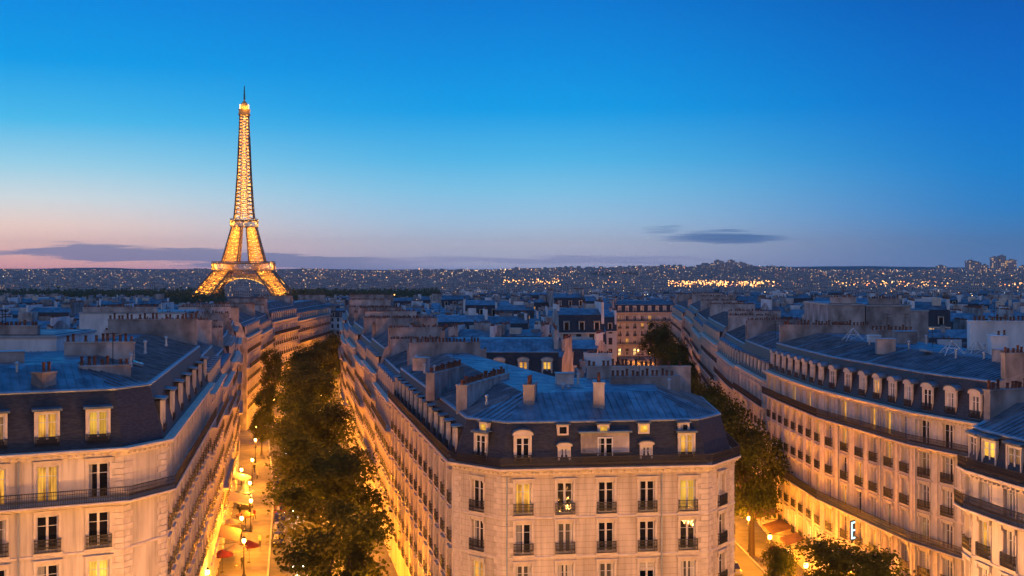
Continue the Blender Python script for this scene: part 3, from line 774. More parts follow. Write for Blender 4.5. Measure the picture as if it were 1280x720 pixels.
for a, l in ((1.72*3, 0), (1.72*5, 1), (1.72*7, 1), (1.72*9, 0)): oculus(wedge, F, a, 23.62, .92, woff, l)
oculus(wedge, frame(WF[1], WF[2]), 2.8, 23.72, .92, woff, 1)
Fx = lambda x, y, ang=0: ((x, y), (cos(ang), sin(ang)), (sin(ang), -cos(ang)))
rw = random.Random(5)
chimney(wedge, Fx(1.9, 102.6, 1.45), 0, 2.6, -.95, 0, z1w-.3, 27.4, 2, rw, woff)
chimney(wedge, Fx(7.9, 102.6, 1.50), 0, 2.6, -.95, 0, z1w-.3, 27.6, 2, rw, woff)
chimney(wedge, Fx(-4.0, 106.4, 1.28), 0, 13, -1.0, 0, z1w-.2, 27.0, 2, rw, woff)
chimney(wedge, Fx(-7.6, 117.5, 1.28), 0, 9, -.9, 0, z1w-.2, 27.1, 2, rw, woff)
chimney(wedge, Fx(9.3, 112.6, .10), 0, 6.6, -.9, 0, z1w-.2, 27.2, 2, rw, woff)
skylight(wedge, 13.2, 106.5, 25.9, woff, .1); skylight(wedge, -8.2, 132, 26.0, woff, 1.35); skylight(wedge, -7.4, 128.6, 26.0, woff, 1.35)
for q in ((-.5, 121, 26.5), (12, 113.2, 27.2), (-6, 124, 26.5)): antenna(wedge, *q, woff, 2.2, rw.random()*3)

# corner building on the left
LF = [(-46.5, 77.6), (-28.0, 86.5), (-26.2, 90.7), (-34, 135)]
ll = lv((7.0, 2.4), (10.6, 2.5), (14.0, 2.5), (17.4, 2.55), (20.85, 2.6))
lp = {(0, 4, 3): 'lit', (0, 4, 4): 'lit', (0, 4, 5): 'dark', (0, 3, 4): 'dark', (0, 3, 5): 'dark', (0, 2, 5): 'bright', (0, 2, 4): 'dark', (0, 3, 3): 'curtain',
      (0, 'd', 5): 'bright', (0, 'd', 4): 'lit', (0, 'd', 3): 'dim'}
cdm = {(e_, b_): ('flat' if e_ == 0 or (e_ == 2 and b_ % 2 == 0) else None) for e_ in range(3) for b_ in range(30)}
corner, ci = building('cream corner building with lit mansard windows where the avenue begins at left', LF, [(-45.2, 133.4), (-41.6, 107.5), (-54, 101)], ll, 24.5, 3.35, 1.45,
    (4.2, 1.2, 1.5, 5.6), 'stone_c', 2, .12, lp, (4,), True, cdm, 2.35, seed=2, party_h=1.0, bins=(.3, 2.0), quoins=True, hood=1, dorm_rail=True, dorm_w=1.35, nbays={1: 0})
coff = ci['off']; z1c = ci['z1']
chimney(corner, Fx(-33.6, 85.8, 1.1), 0, 1.3, -1.1, 0, z1c-.3, 29.9, 2, rw, coff)
chimney(corner, Fx(-32.6, 90.5, .40), 0, 3.7, -.8, 0, z1c-.3, 30.0, 2, rw, coff)
chimney(corner, Fx(-37.4, 100.2, .12), 0, 5.6, -.8, 0, z1c-1, 31.2, 2, rw, coff)
skylight(corner, -37.5, 84.6, 29.4, coff, .44); antenna(corner, -30.6, 92.0, 30.0, coff, 2.6)

# long curved building on the right
RF = [(XQ(168), 168), (XQ(158), 158), (36.2, 148), (36.5, 141), (37.8, 133), (40.0, 119.5), (43.4, 110)]
rl = lv((3.6, 2.6), (7.0, 2.5), (10.4, 2.5), (13.6, 2.5), (16.8, 2.5), (20.0, 2.45))
rp = {(0, 5, 0): 'lit', (4, 5, 1): 'lit', (4, 5, 2): 'lit', (3, 5, 1): 'lit', (1, 5, 1): 'bright', (4, 4, 2): 'lit', (4, 3, 0): 'lit', (5, 4, 0): 'dim', (3, 2, 1): 'lit', (2, 2, 1): 'lit',
      (0, 1, 1): 'lit', (1, 1, 0): 'lit', (2, 1, 0): 'bright', (3, 1, 0): 'bright', (1, 1, 2): 'dim', (2, 3, 0): 'lit', (0, 3, 0): 'lit', (0, 0, 1): 'shop', (1, 0, 0): 'shop', (1, 0, 1): 'shop', (2, 0, 0): 'shop', (2, 0, 1): 'shop'}
right, ri = building('long curved cream building with a wrought-iron balcony and slate mansard above the side street', RF, [(56, 114), (49.5, 165)], rl, 23.1, 3.5, 1.4,
    (3.9, 1.3, 1.5, 5.5), 'stone_c', 2, .26, rp, (2, 5), True, ('arch',), 2.1, seed=3, party_h=.9, bins=(.3, 2.0), hood=2, dorm_rail=True, pilasters=True)
roff = ri['off']; z1r = ri['z1']
chimney(right, Fx(50.2, 131.5, -.12), 0, 6.4, -1.3, 0, z1r-.5, 31.6, 2, rw, roff, 'plaster_w')
chimney(right, Fx(49.6, 124, -.2), 0, 1.6, -2.6, 0, z1r-.5, 30.4, 2, rw, roff, 'plaster_w')
chimney(right, Fx(43.5, 146, .0), 0, 1.4, -1.1, 0, z1r, 29.2, 2, rw, roff, 'plaster_w', False)
chimney(right, Fx(44.6, 150, .0), 0, 5.6, -.9, 0, z1r, 29.6, 2, rw, roff)
for q in ((48, 137, 28.5), (53, 131.9, 31.6), (47, 150.4, 29.6), (49.3, 150.5, 29.6)): antenna(right, *q, roff, 2.2, rw.random()*3)
skylight(right, 45.6, 129, 28.25, roff, 1.9, .25, 1.2, 3.4); skylight(right, 43.5, 139, 28.1, roff, 1.8, .2, 1.4, 2.4)
def roof_cage(root, x, y, z, off):
    """white tube frame of two open pyramids on the flat of the roof"""
    mb = MB()
    for cx_ in (0, 2.6):
        b = [(x+cx_-1.2, y-1, z), (x+cx_+1.2, y-1.3, z), (x+cx_+1.2, y+1, z), (x+cx_-1.2, y+1.2, z)]; t = (x+cx_, y, z+1.7)
        m_ = [tuple((p[k]+t[k])/2 for k in range(3)) for p in b]
        for k in range(4): mb.beam(b[k], b[(k+1) % 4], .07); mb.beam(b[k], t, .07); mb.beam(m_[k], m_[(k+1) % 4], .05); mb.beam(b[k], m_[(k+1) % 4], .05)
    mb.build('roof_light_frame', ['white'], root, off)
roof_cage(right, 46.4, 126.5, 28.2, roff); roof_cage(right, 43.2, 152, 28.2, roff)

def vent(root, x, y, z, off, h, r=.11):
    mb = MB(); mb.lathe([(r*1.5, -.2), (r*1.5, 0), (r, .03), (r, h), (r*1.7, h+.02), (r*1.7, h+.1), (.02, h+.22)], 8, 0, (x, y, z)); mb.build('vent_pipe', ['steel'], root, off)
def hatch(root, x, y, z, off, w, d, h, rz):
    F = Fx(x, y, rz); mb = MB(); mb.obox(F, 0, w, -d, 0, z-.4, z+h, 0, skip=(0,)); mb.obox(F, -.08, w+.08, -d-.08, .08, z+h, z+h+.07, 1); mb.build('roof_hatch', ['plaster', 'zinc_l'], root, off)
def downpipe(root, F, a, z0, z1, off):
    mb = MB(); x, y = F[0][0]+F[1][0]*a+F[2][0]*.16, F[0][1]+F[1][1]*a+F[2][1]*.16
    mb.lathe([(.06, z0), (.06, z1)], 8, 0, (x, y, 0)); z = z0+.5
    while z < z1: mb.obox(F, a-.09, a+.09, .02, .2, z, z+.06, 0); z += 3
    mb.build('downpipe', ['zinc_l'], root, off)
for (x, y, z, h) in ((4.6, 108.4, 26.2, .7), (5.1, 108.6, 26.2, .5), (10.9, 107, 25.6, .8), (14.4, 110, 26.6, .6), (-2.2, 104.5, 25.8, .5), (-8, 124, 26.4, .9), (-9.3, 128, 26.5, .6), (-11, 138, 26.5, .8), (6.2, 112.5, 26.6, .9)): vent(wedge, x, y, z, woff, h)
hatch(wedge, 4.2, 112.2, 26.5, woff, 1.6, 1.2, 1.1, .1); hatch(wedge, -9.6, 134, 26.4, woff, 1.3, 1.6, 1.0, 1.3); skylight(wedge, 4.9, 104.4, 25.6, woff, .12); skylight(wedge, 12.2, 104.0, 25.5, woff, .12)
for (x, y, z, h) in ((-36.5, 88.5, 29.7, .7), (-39, 86, 29.6, .9), (-30.5, 96, 29.8, .7), (-33, 108, 30, .8), (-34, 118, 30, .6)): vent(corner, x, y, z, coff, h)
hatch(corner, -39.4, 92.2, 30.0, coff, 1.8, 1.4, 1.0, .44); skylight(corner, -41, 83.2, 29.5, coff, .44); skylight(corner, -31.4, 100, 29.6, coff, 1.7)
for (x, y, z, h) in ((45.5, 123, 28.3, .8), (47, 119.5, 28.4, .6), (44.3, 134, 28.3, .9), (42.6, 143, 28.2, .7), (50, 127, 28.5, .8), (49, 142, 28.4, 1.0)): vent(right, x, y, z, roff, h)
hatch(right, 43.0, 134.5, 28.2, roff, 1.6, 2.0, 1.3, 1.4); hatch(right, 47.4, 116.5, 28.3, roff, 2.2, 1.4, 1.2, .2); hatch(right, 46, 143, 28.3, roff, 2.4, 1.6, 1.6, .1)
downpipe(wedge, frame(WF[2], WF[3]), 13.35, 4, 20.4, woff); downpipe(wedge, frame(WF[2], WF[3]), .35, 4, 20.4, woff); downpipe(corner, frame(LF[0], LF[1]), 13.5, 6, 24, coff)
for k_, a_ in ((3, 4.6), (4, 6.9), (5, .5)): downpipe(right, frame(RF[k_], RF[k_+1]), a_, 4, 22.5, roff)
# building at the right edge
EF = [(33.0, 87.5), (32.9, 85.6), (33.9, 79.6), (37.5, 70)]
el = lv((7.0, 2.4), (10.4, 2.4), (13.8, 2.5), (17.1, 2.5), (20.4, 2.35))
edge, ei_ = building('narrow cream corner building with two balconies at the right edge', EF, [(46, 76), (45, 93)], el, 23.0, 2.9, 1.35,
    (2.9, .75, 1.6, 3.6), 'stone_c', 2, .1, {(1, 3, 0): 'lit', (1, 4, 0): 'curtain', (1, 4, 1): 'curtain', (1, 'd', 0): 'bright', (1, 'd', 1): 'dim'}, (4,), True, ('flat',), 1.95, seed=4,
    party_h=.5, hood=2, dorm_w=1.5, railroof=True)
chimney(edge, Fx(37.8, 89.6, .05), 0, 3.4, -.9, 0, 24, 28.2, 2, rw, ei_['off'])

# rows of facades along the two streets
def row(fX, y0, y1, side, depth, **k):
    """side 'L': the row stands left of the street, faces right"""
    n = max(1, int(round((y1-y0)/14))); ys = [y0+(y1-y0)*i/n for i in range(n+1)]
    fr = [(fX(y), y) for y in ys]
    F_ = frame(fr[0], fr[-1]); nx, ny = F_[2]
    if side == 'L': back = [(fr[-1][0]-nx*depth, fr[-1][1]-ny*depth), (fr[0][0]-nx*depth, fr[0][1]-ny*depth)]
    else:
        fr = fr[::-1]; F_ = frame(fr[0], fr[-1]); nx, ny = F_[2]
        back = [(fr[-1][0]-nx*depth, fr[-1][1]-ny*depth), (fr[0][0]-nx*depth, fr[0][1]-ny*depth)]
    return building(front=fr, back=back, **k)
ORD = ('second', 'third', 'fourth', 'fifth', 'sixth', 'seventh', 'eighth', 'ninth')
def levels_for(zc, n=5, fh=3.25):
    return [(zc-.65-fh*(n-k)+.2, 2.3) for k in range(n)]+[(.35, 2.9)]
rr = random.Random(21)
YL = [(135, 161, 23.2), (161, 186, 21.4), (186, 212, 22.8), (212, 236, 20.8), (236, 258, 22.4), (276, 308, 21.4), (308, 342, 20.4), (342, 380, 22.0), (380, 440, 20.6)]
YR = [(153.5, 180, 20.3), (180, 206, 21.6), (206, 232, 20.6), (232, 262, 22.0), (262, 300, 20.8), (300, 350, 21.8), (350, 430, 21.0)]
YQ = [(168.3, 196, 21.6), (196, 232, 21.2), (232, 276, 22.6), (276, 322, 21.4), (322, 366, 22.6), (384, 440, 20.6)]
def rows(tab, fX, side, phrase, group, seed, walls):
    for k, (a, b, zc) in enumerate(tab):
        st = ('arch', 'flat')[(k+seed) % 2]
        root, info = row(fX, a+.03, b-.03, side, 11.5+rr.random()*1.5, label=phrase % (('nearest',)+ORD)[k], levels=levels_for(zc), zc=zc, bay=3.0+rr.random()*.5, ww=1.25,
            mans=(3.3+rr.random()*.9, 1.2+rr.random()*.5, 1.3+rr.random()*.6, 3.6), wall=walls[k % len(walls)], lod=1, lit=.27, run=((4,), (1, 4), (3,))[k % 3], dorm=(st,), group=group,
            seed=seed*20+k, party_h=1.0+rr.random()*.9, hood=1, dorm_h=1.9)
        o = info['off']; z1 = info['z1']
        for q in range(2): antenna(root, o[0]+rr.uniform(-2, 2), o[1]+rr.uniform(-5, 5), z1+1.2, o, 2+rr.random(), rr.random()*3)
        F_ = frame(info['pts'][0], info['pts'][len(info['pts'])-3])
        for q in range(rr.choice((1, 2))):
            a0 = F_[3]*.3+q*6
            chimney(root, F_, a0, a0+rr.uniform(2, 4.5), -7.5, -6.8, z1-.3, info['z2']+rr.uniform(.5, 1.1), 1, rr, o)
rows(YL, XL, 'L', '%s cream apartment building beyond the corner block on the left of the avenue', 'facades on the left of the avenue', 5, ['stone', 'stone_c', 'stone_b'])
rows(YR, XR, 'R', '%s cream apartment building behind the wedge block on the right of the avenue', 'facades on the right of the avenue', 6, ['stone_c', 'stone', 'stone_b'])
rows(YQ, XQ, 'R', '%s pale apartment building past the long curved block on the right of the side street', 'facades on the right of the side street', 7, ['stone_c', 'stone_b', 'stone'])
# block that closes the side street
building('orange-lit apartment block facing down the end of the side street', [(44, 508), (70, 512)], [(69, 524), (43, 520)], levels_for(18.6), 18.6, 3.1, 1.25, (3.4, 1.2, 1.4, 3.5),
    'stone', 1, .3, None, (1, 4), True, ('arch',), 1.9, seed=77)
# slate block with three arched dormers behind the wedge roof
mid, mi_ = building('dark slate mansard with arched dormers behind the wedge block roof', [(-10, 166), (6.5, 166)], [(6.5, 178), (-10, 178)], [(18.6, 2.0)], 22.2, 3.3, 1.1, (3.6, .9, 1.6, 3.8), 'plaster_w', 1, .1,
    {(0, 'd', 2): 'dim', (0, 'd', 3): 'lit', (0, 'd', 4): 'bright', (0, 'd', 1): 'dark'}, (), False, ('arch',), 1.9, seed=9)
# pale courtyard blocks with low zinc roofs
def low_block(label, x, y, w, d, rot, h, th, group=None, wall='plaster_w', seed=0, ch=2):
    rnd = random.Random(seed); c, s = cos(rot), sin(rot); R = lambda a, b: (x+a*c-b*s, y+a*s+b*c)
    off = (x, y, 0); root = thing('apartment_building', label, 'apartment building', off, 0, group)
    C4 = [R(-w/2, -d/2), R(w/2, -d/2), R(w/2, d/2), R(-w/2, d/2)]
    wb = MB()
    for i in range(4):
        a, b = C4[i], C4[(i+1) % 4]; L = hypot(b[0]-a[0], b[1]-a[1]); wb.face([(*a, 0), (*b, 0), (*b, h), (*a, h)], 0, [(0, 0), (L, 0), (L, h), (0, h)])
    wb.build('wall', [wall], root, off)
    rb = MB(); e = [(*R(a*(w/2+.25), b*(d/2+.25)), h) for a, b in ((-1, -1), (1, -1), (1, 1), (-1, 1))]; rg = [(*R(-w/2+d*.3, d*.1), h+th), (*R(w/2-d*.3, d*.1), h+th)]
    rb.face([e[0], e[1], rg[1], rg[0]]); rb.face([e[2], e[3], rg[0], rg[1]]); rb.face([e[1], e[2], rg[1]]); rb.face([e[3], e[0], rg[0]])
    seams(rb, e[0], e[1], rg[1], rg[0], 0); rb.face([(p[0], p[1], h-.15) for p in e]);
    for i in range(4): rb.face([(*e[i][:2], h-.15), (*e[(i+1) % 4][:2], h-.15), e[(i+1) % 4], e[i]], 1)
    rb.build('roof', ['zinc', 'zinc_l'], root, off)
    for k in range(ch):
        p = R(rnd.uniform(-w*.4, w*.25), rnd.uniform(-d*.3, d*.3)); chimney(root, Fx(p[0], p[1], rot+rnd.choice((0, pi/2))), 0, rnd.uniform(1.5, 4), -.8, 0, h-.2, h+th+rnd.uniform(.4, 1.6), 1, rnd, off, rnd.choice(('plaster', 'plaster_w')))
    antenna(root, *R(rnd.uniform(-w*.3, w*.3), 0), h+th*.6, off, 2.3, rnd.random()*3)
    return root
low_block('pale courtyard block with low blue zinc roof right behind the wedge block', 11.5, 146, 11, 12, .05, 22.6, 1.4, seed=3)
low_block('white courtyard block with zinc lean-to roof beside the dark slate mansard', 12.5, 166, 9, 11, -.1, 22.4, 1.8, seed=4)
low_block('small zinc-roofed block against the avenue row behind the wedge', 1.5, 148, 9, 14, .18, 22.0, 1.6, seed=6)
# large blank walls that stand over the right-hand roofs
def slab_block(label, x0, x1, y0, y1, h, seed, wall='plaster'):
    off = ((x0+x1)/2, (y0+y1)/2, 0); root = thing('apartment_building', label, 'apartment building', off); rnd = random.Random(seed)
    mb = MB(); mb.box(x0, x1, y0, y1, 0, h, 0, skip=(0, 1)); mb.build('wall', [wall], root, off)
    mb = MB(); mb.box(x0-.12, x1+.12, y0-.12, y1+.12, h, h+.22, 1); mb.box(x0+.3, x1-.3, y0+.3, y1-.3, h+.22, h+.3, 0); mb.build('roof', ['zinc', 'zinc_l'], root, off)
    chimney(root, Fx(x0+.4, y0+.1, 0), .1, (x1-x0)*.7, -.9, -.1, h+.3, h+1.0, 1, rnd, off)
    for q in range(2): antenna(root, rnd.uniform(x0+1, x1-1), y0+.8, h+.2, off, 2.4, rnd.random()*3)
    return root
slab_block('tall grey blank-walled block rising behind the curved building', 44.8, 50.0, 170, 184, 32.2, 1)
slab_block('second tall grey blank wall beside the first behind the curved building', 50.6, 57.0, 171.5, 186, 32.0, 2)
slab_block('broad dark blank-walled block behind the curved row', 56, 68, 196, 208, 30.4, 3)
slab_block('pale flat-roofed block behind the corner building at left', -48.5, -41, 108, 118, 31.2, 4, 'plaster_w')
slab_block('pale slab block among the roofs left of the lit tower', -75, -56.5, 208, 220, 29.6, 5, 'plaster_w')

# ------------------------------------------------------------------ the city of roofs
def city_geo(w, d, h, mh, rnd, det, litoff):
    """one apartment block round the origin; returns builders for wall, roof and chimneys"""
    wb, rb, cbs = MB(), MB(), []; x, y = w/2, d/2
    C4 = [(-x, -y), (x, -y), (x, y), (-x, y)]; u0 = litoff
    for i in range(4):
        a, b = C4[i], C4[(i+1) % 4]; L = hypot(b[0]-a[0], b[1]-a[1])
        wb.face([(*a, -3), (*b, -3), (*b, h), (*a, h)], 0 if i in (0, 2) else 1, [(u0, -3), (u0+L, -3), (u0+L, h), (u0, h)]); u0 += L+7
    i1 = min(1.3, d*.15); z1 = h+mh; z2 = z1+.9+rnd.random()*.9; r = rnd.random()
    y1 = y-i1; y2 = y1*.25
    rb.face([(-x, -y, h), (x, -y, h), (x, -y1, z1), (-x, -y1, z1)], 0); rb.face([(x, y, h), (-x, y, h), (-x, y1, z1), (x, y1, z1)], 0)
    rb.face([(-x, -y1, z1), (x, -y1, z1), (x, -y2, z2), (-x, -y2, z2)], 1); rb.face([(x, y1, z1), (-x, y1, z1), (-x, y2, z2), (x, y2, z2)], 1)
    rb.face([(-x, -y2, z2), (x, -y2, z2), (x, y2, z2), (-x, y2, z2)], 1)
    for s in (-1, 1):
        q = [(s*x, -y, h), (s*x, y, h), (s*x, y1, z1), (s*x, y2, z2), (s*x, -y2, z2), (s*x, -y1, z1)]
        rb.face(q if s > 0 else q[::-1], 2)
    if det >= 1:                                       # dormers, front and back
        n = int(w/3.1)
        for s in (-1, 1):
            for k in range(n):
                a = -x+w*(k+.5)/n
                rb.box(a-.62, a+.62, min(s*(y-.2), s*(y1-.3)), max(s*(y-.2), s*(y1-.3)), h+.4, h+2.3, 3, skip=(0,))
                rb.box(a-.75, a+.75, min(s*(y-.05), s*(y1-.3)), max(s*(y-.05), s*(y1-.3)), h+2.3, h+2.42, 1)
                yy = s*(y-.19); b_ = rnd.random()
                q = [(a-.42, yy, h+.55), (a+.42, yy, h+.55), (a+.42, yy, h+2.1), (a-.42, yy, h+2.1)]
                rb.face(q if s < 0 else q[::-1], 5 if b_ < .2 else 4)
        rb.box(-x, x, -y-.3, -y+.05, h-.25, h+.02, 3); rb.box(-x, x, y-.05, y+.3, h-.25, h+.02, 3)
    for s in (-1, 1):
        if rnd.random() < .85:
            cb = MB(); cbs.append(cb)
            y0_ = -y*rnd.uniform(.3, .95); y1_ = y*rnd.uniform(.3, .95); zt = z2+rnd.uniform(.3, 1.6)
            xa, xb = (s*x-.55, s*x-.02) if s > 0 else (s*x+.02, s*x+.55)
            cb.box(xa, xb, y0_, y1_, h, zt, 0, skip=(0,))
            if det >= 1: pots_into(cb, ((xa+.27, y0_), (0, 1), (1, 0)), .2, y1_-y0_-.2, 0, zt, 1, rnd, .42)
            else: cb.box(xa+.15, xb-.15, y0_+.2, y1_-.2, zt, zt+.6, 1, skip=(0,))
    if rnd.random() < .6:
        cb = MB(); cbs.append(cb)
        a = rnd.uniform(-x*.6, x*.5); l = rnd.uniform(1.5, 4); zt = z2+rnd.uniform(.5, 1.5)
        cb.box(a, a+l, -.3, .3, z1-.3, zt, 0, skip=(0,))
        if det >= 1: pots_into(cb, ((a, 0), (1, 0), (0, 1)), .2, l-.2, 0, zt, 1, rnd, .42)
        else: cb.box(a+.15, a+l-.15, -.15, .15, zt, zt+.6, 1, skip=(0,))
    if det >= 1:                                       # small housings, skylight boxes and a terrace wall on the roof
        for k in range(rnd.choice((1, 2, 3))):
            a = rnd.uniform(-x*.8, x*.7); c = rnd.choice((-1, 1))*rnd.uniform(.5, max(.6, y1*.7)); l = rnd.uniform(.8, 2.6)
            rb.box(a, a+l, c-.5, c+.6, z1, z2+rnd.uniform(.0, 1.1), rnd.choice((2, 1, 3)), skip=(0,))
    if rnd.random() < .3:                              # lift housing
        a = rnd.uniform(-x*.6, x*.3); rb.box(a, a+rnd.uniform(2, 4), -1.5, 1.5, z1, z2+rnd.uniform(1, 2.2), 2, skip=(0,))
    return wb, rb, cbs
CW = ['cwall', 'plaster_w']; CR = ['slate', 'zinc', 'plaster', 'trim', 'p_dark', 'p_lit']; CC = ['plaster', 'pot', 'plaster_w']
def flat_geo(w, d, h, rnd):
    wb, rb = MB(), MB(); x, y = w/2, d/2; C4 = [(-x, -y), (x, -y), (x, y), (-x, y)]; u0 = rnd.random()*900
    for i in range(4):
        a, b = C4[i], C4[(i+1) % 4]; L = hypot(b[0]-a[0], b[1]-a[1])
        wb.face([(*a, -3), (*b, -3), (*b, h), (*a, h)], 0, [(u0, -3), (u0+L, -3), (u0+L, h), (u0, h)]); u0 += L+7
    rb.face([(*p, h) for p in C4], 1); a = rnd.uniform(-x*.5, 0)
    rb.box(-x, x, -y, -y+.3, h, h+.7, 2); rb.box(-x, x, y-.3, y, h, h+.7, 2); rb.box(-x, -x+.3, -y+.3, y-.3, h, h+.7, 2); rb.box(x-.3, x, -y+.3, y-.3, h, h+.7, 2)
    rb.box(a, a+x*.5, -y*.4, y*.4, h+.01, h+rnd.uniform(2, 3.2), 2)
    return wb, rb, []
sky_line = np.full(360, 9999.0)                        # the lowest thing each direction can see past what stands in front
def sky_cover(x, y, w, top, test=True):
    c = 640+1500*x/y; hw = 1500*w/2/y; i0, i1 = int((c-hw+80)/4), int((c+hw+80)/4)+1
    i0, i1 = max(0, i0), min(360, i1)
    if i1 <= i0: return 0
    yy = 335-1500*(top-HC)/y; seg = sky_line[i0:i1]; n = int((seg > yy+1.2).sum()); np.minimum(seg, yy, out=seg); return n*4*min(40, float(np.clip(seg.max()-yy+4, 0, 40)))
cells = []
rc = random.Random(3)
def free(x, y, m):
    if y < 560:
        if XL(y)-13.5-m < x < XR(y)+13.5+m: return False
        if XS(y)-1-m < x < XQ(y)+13.5+m: return False
    if y < 215 and -24 < x < 24 and y < 184 : return False
    if abs(x+385) < 90 and abs(y-1724) < 95: return False
    if -.46 < x/y < -.05 and y > (1180 if -.29 < x/y < -.17 else 1330): return False
    if y < 150 and x < XL(y)-10 and y < 122: return False
    if 40 < x < 72 and y < 214: return False
    if -79 < x < -53 and 200 < y < 227: return False
    return True
gy = 128.0
while gy < 1660:
    dep = 18 if gy < 500 else 17
    gx = -(gy*.47+40)+rc.random()*10
    while gx < gy*.47+40:
        wd_ = rc.uniform(8.5, 16) if gy < 500 else rc.uniform(9, 19)
        x = gx+wd_/2; y = gy+rc.uniform(-2.5, 2.5)
        if free(x, y, wd_/2+1) and rc.random() < .94:
            rot = (.18 if x < -20 else .02 if x < 40 else -.2)+(0, .35, -.3, .1)[int((x+2000)//70 + y//80) % 4]*.8
            z = ground(x, y)
            h = rc.gauss(20.0, 1.6) if y < 500 else rc.gauss(18.8, 2.2) if y < 900 else rc.gauss(17, 2)
            if -.30 < x/y < -.165 and y > 290: h = min(h, rc.gauss(16.6, .7))
            cells.append((x, y, max(8.0, wd_-.4-abs(rot)*3), min(12, dep-6), rot, z, h, rc.uniform(2.6, 4.0), rc.random()))
        gx += wd_+(.2 if rc.random() < .75 else rc.uniform(3, 9))
    gy += dep
cells.sort(key=lambda c: c[1])
mass = [MB(), MB(), MB()]; n_ind = 0
def add_to(dst, src, x, y, z, rot):
    c, s = cos(rot), sin(rot); b = len(dst.v)
    dst.v += [(x+p[0]*c-p[1]*s, y+p[0]*s+p[1]*c, z+p[2]) for p in src.v]
    dst.f += [tuple(k+b for k in f) for f in src.f]; dst.m += src.m; dst.uv += src.uv; dst.has_uv |= src.has_uv
def zone(x, y):
    u = x/y
    side = ('at the left end of the view' if u < -.34 else 'left of the lit tower' if u < -.26 else 'below the lit tower' if u < -.165 else 'just right of the avenue' if u < -.07 else 'behind the wedge block' if u < .03 else
            'past the side street' if u < .13 else 'behind the right-hand row' if u < .25 else 'behind the grey blank walls' if u < .34 else 'at the right end of the view')
    far = 'among the near roofs' if y < 270 else 'in the middle distance' if y < 440 else 'in the dense far city'
    return side, far
named = {}
for (x, y, w, d, rot, z, h, mh, r) in cells:
    rnd = random.Random(int(x*7919+y*104729) & 0xffffff)
    flat = r < .13 and y > 760
    if flat: wb, rb, cb = flat_geo(w, d, h+rnd.uniform(2, 7), rnd); top = z+h+5; mats = (['cwall2'], ['zinc_l', 'zinc_l', 'plaster_w'], CC)
    else: wb, rb, cb = city_geo(w, d, h, mh, rnd, 1 if y < 760 else 0, rnd.randrange(4000)*2.7); top = z+h+mh+1.4; mats = (CW, CR, CC)
    seen = sky_cover(x, y, w, top)
    if seen > 0 and n_ind < 262 and abs(x)/y < .46:
        n_ind += 1; side, far = zone(x, y)
        kd = 'flat-roofed' if flat else 'zinc-roofed'; lab = '%s apartment block %s, %s' % (kd, far, side)
        root = thing('apartment_building', lab, 'apartment building', (x, y, z), rot, 'apartment blocks %s, %s' % (far, side))
        if y < 440: named.setdefault((kd, far, side), []).append((x/y, root))
        wb.build('wall', mats[0], root); rb.build('roof', mats[1], root)
        for c_ in cb: c_.build('chimney', mats[2] if rnd.random() < .5 else ['plaster_w', 'pot', 'plaster_w'], root)
        if y < 420 and rnd.random() < .5:
            mb = MB(); h_ = top-z+rnd.uniform(1.2, 2.4); ax = rnd.uniform(-w*.3, w*.3); mb.beam((ax, 0, top-z-2.2), (ax, 0, h_), .05)
            for q in range(3): mb.beam((ax-.5, 0, h_-.1-q*.3), (ax+.5, .1, h_-.1-q*.3), .035)
            mb.build('antenna', ['iron'], root)
    else:
        add_to(mass[0], wb, x, y, z, rot)
        b = MB(); add_to(b, rb, 0, 0, 0, 0)
        if flat: b.m = [{1: 3, 2: 4, 0: 3}[k] for k in b.m]
        add_to(mass[1], b, x, y, z, rot)
        for c_ in cb: add_to(mass[2], c_, x, y, z, rot)
ORDL = ('leftmost', 'second', 'third', 'fourth', 'fifth', 'sixth', 'seventh', 'eighth', 'ninth', 'tenth', 'eleventh', 'twelfth', 'thirteenth', 'fourteenth', 'fifteenth', 'sixteenth', 'seventeenth', 'eighteenth', 'nineteenth', 'twentieth', 'twenty-first', 'twenty-second')
for (kd, far, side), lst in named.items():
    lst.sort(key=lambda q_: q_[0])
    for k, (u_, r_) in enumerate(lst):
        if len(lst) > 1 and k < len(ORDL): r_['label'] = '%s %s block %s, %s' % (ORDL[k], kd, far, side)
def stuff(name, mb, mats, label, cat):
    o = mb.build(name, mats); return tag(o, label, cat, None, 'stuff')
allm = MB(); base = [('cwall', 'plaster_w'), ('slate', 'zinc', 'plaster', 'zinc_l', 'plaster_w', 'p_lit'), ('plaster', 'pot', 'plaster_w')]
k0 = 0
for mb_, mt in zip(mass, base):
    mb_.m = [q+k0 for q in mb_.m]; add_to(allm, mb_, 0, 0, 0, 0); k0 += len(mt)
stuff('distant_city', allm, [q for b in base for q in b], 'unbroken carpet of small roofs and walls running out towards the hills', 'city')
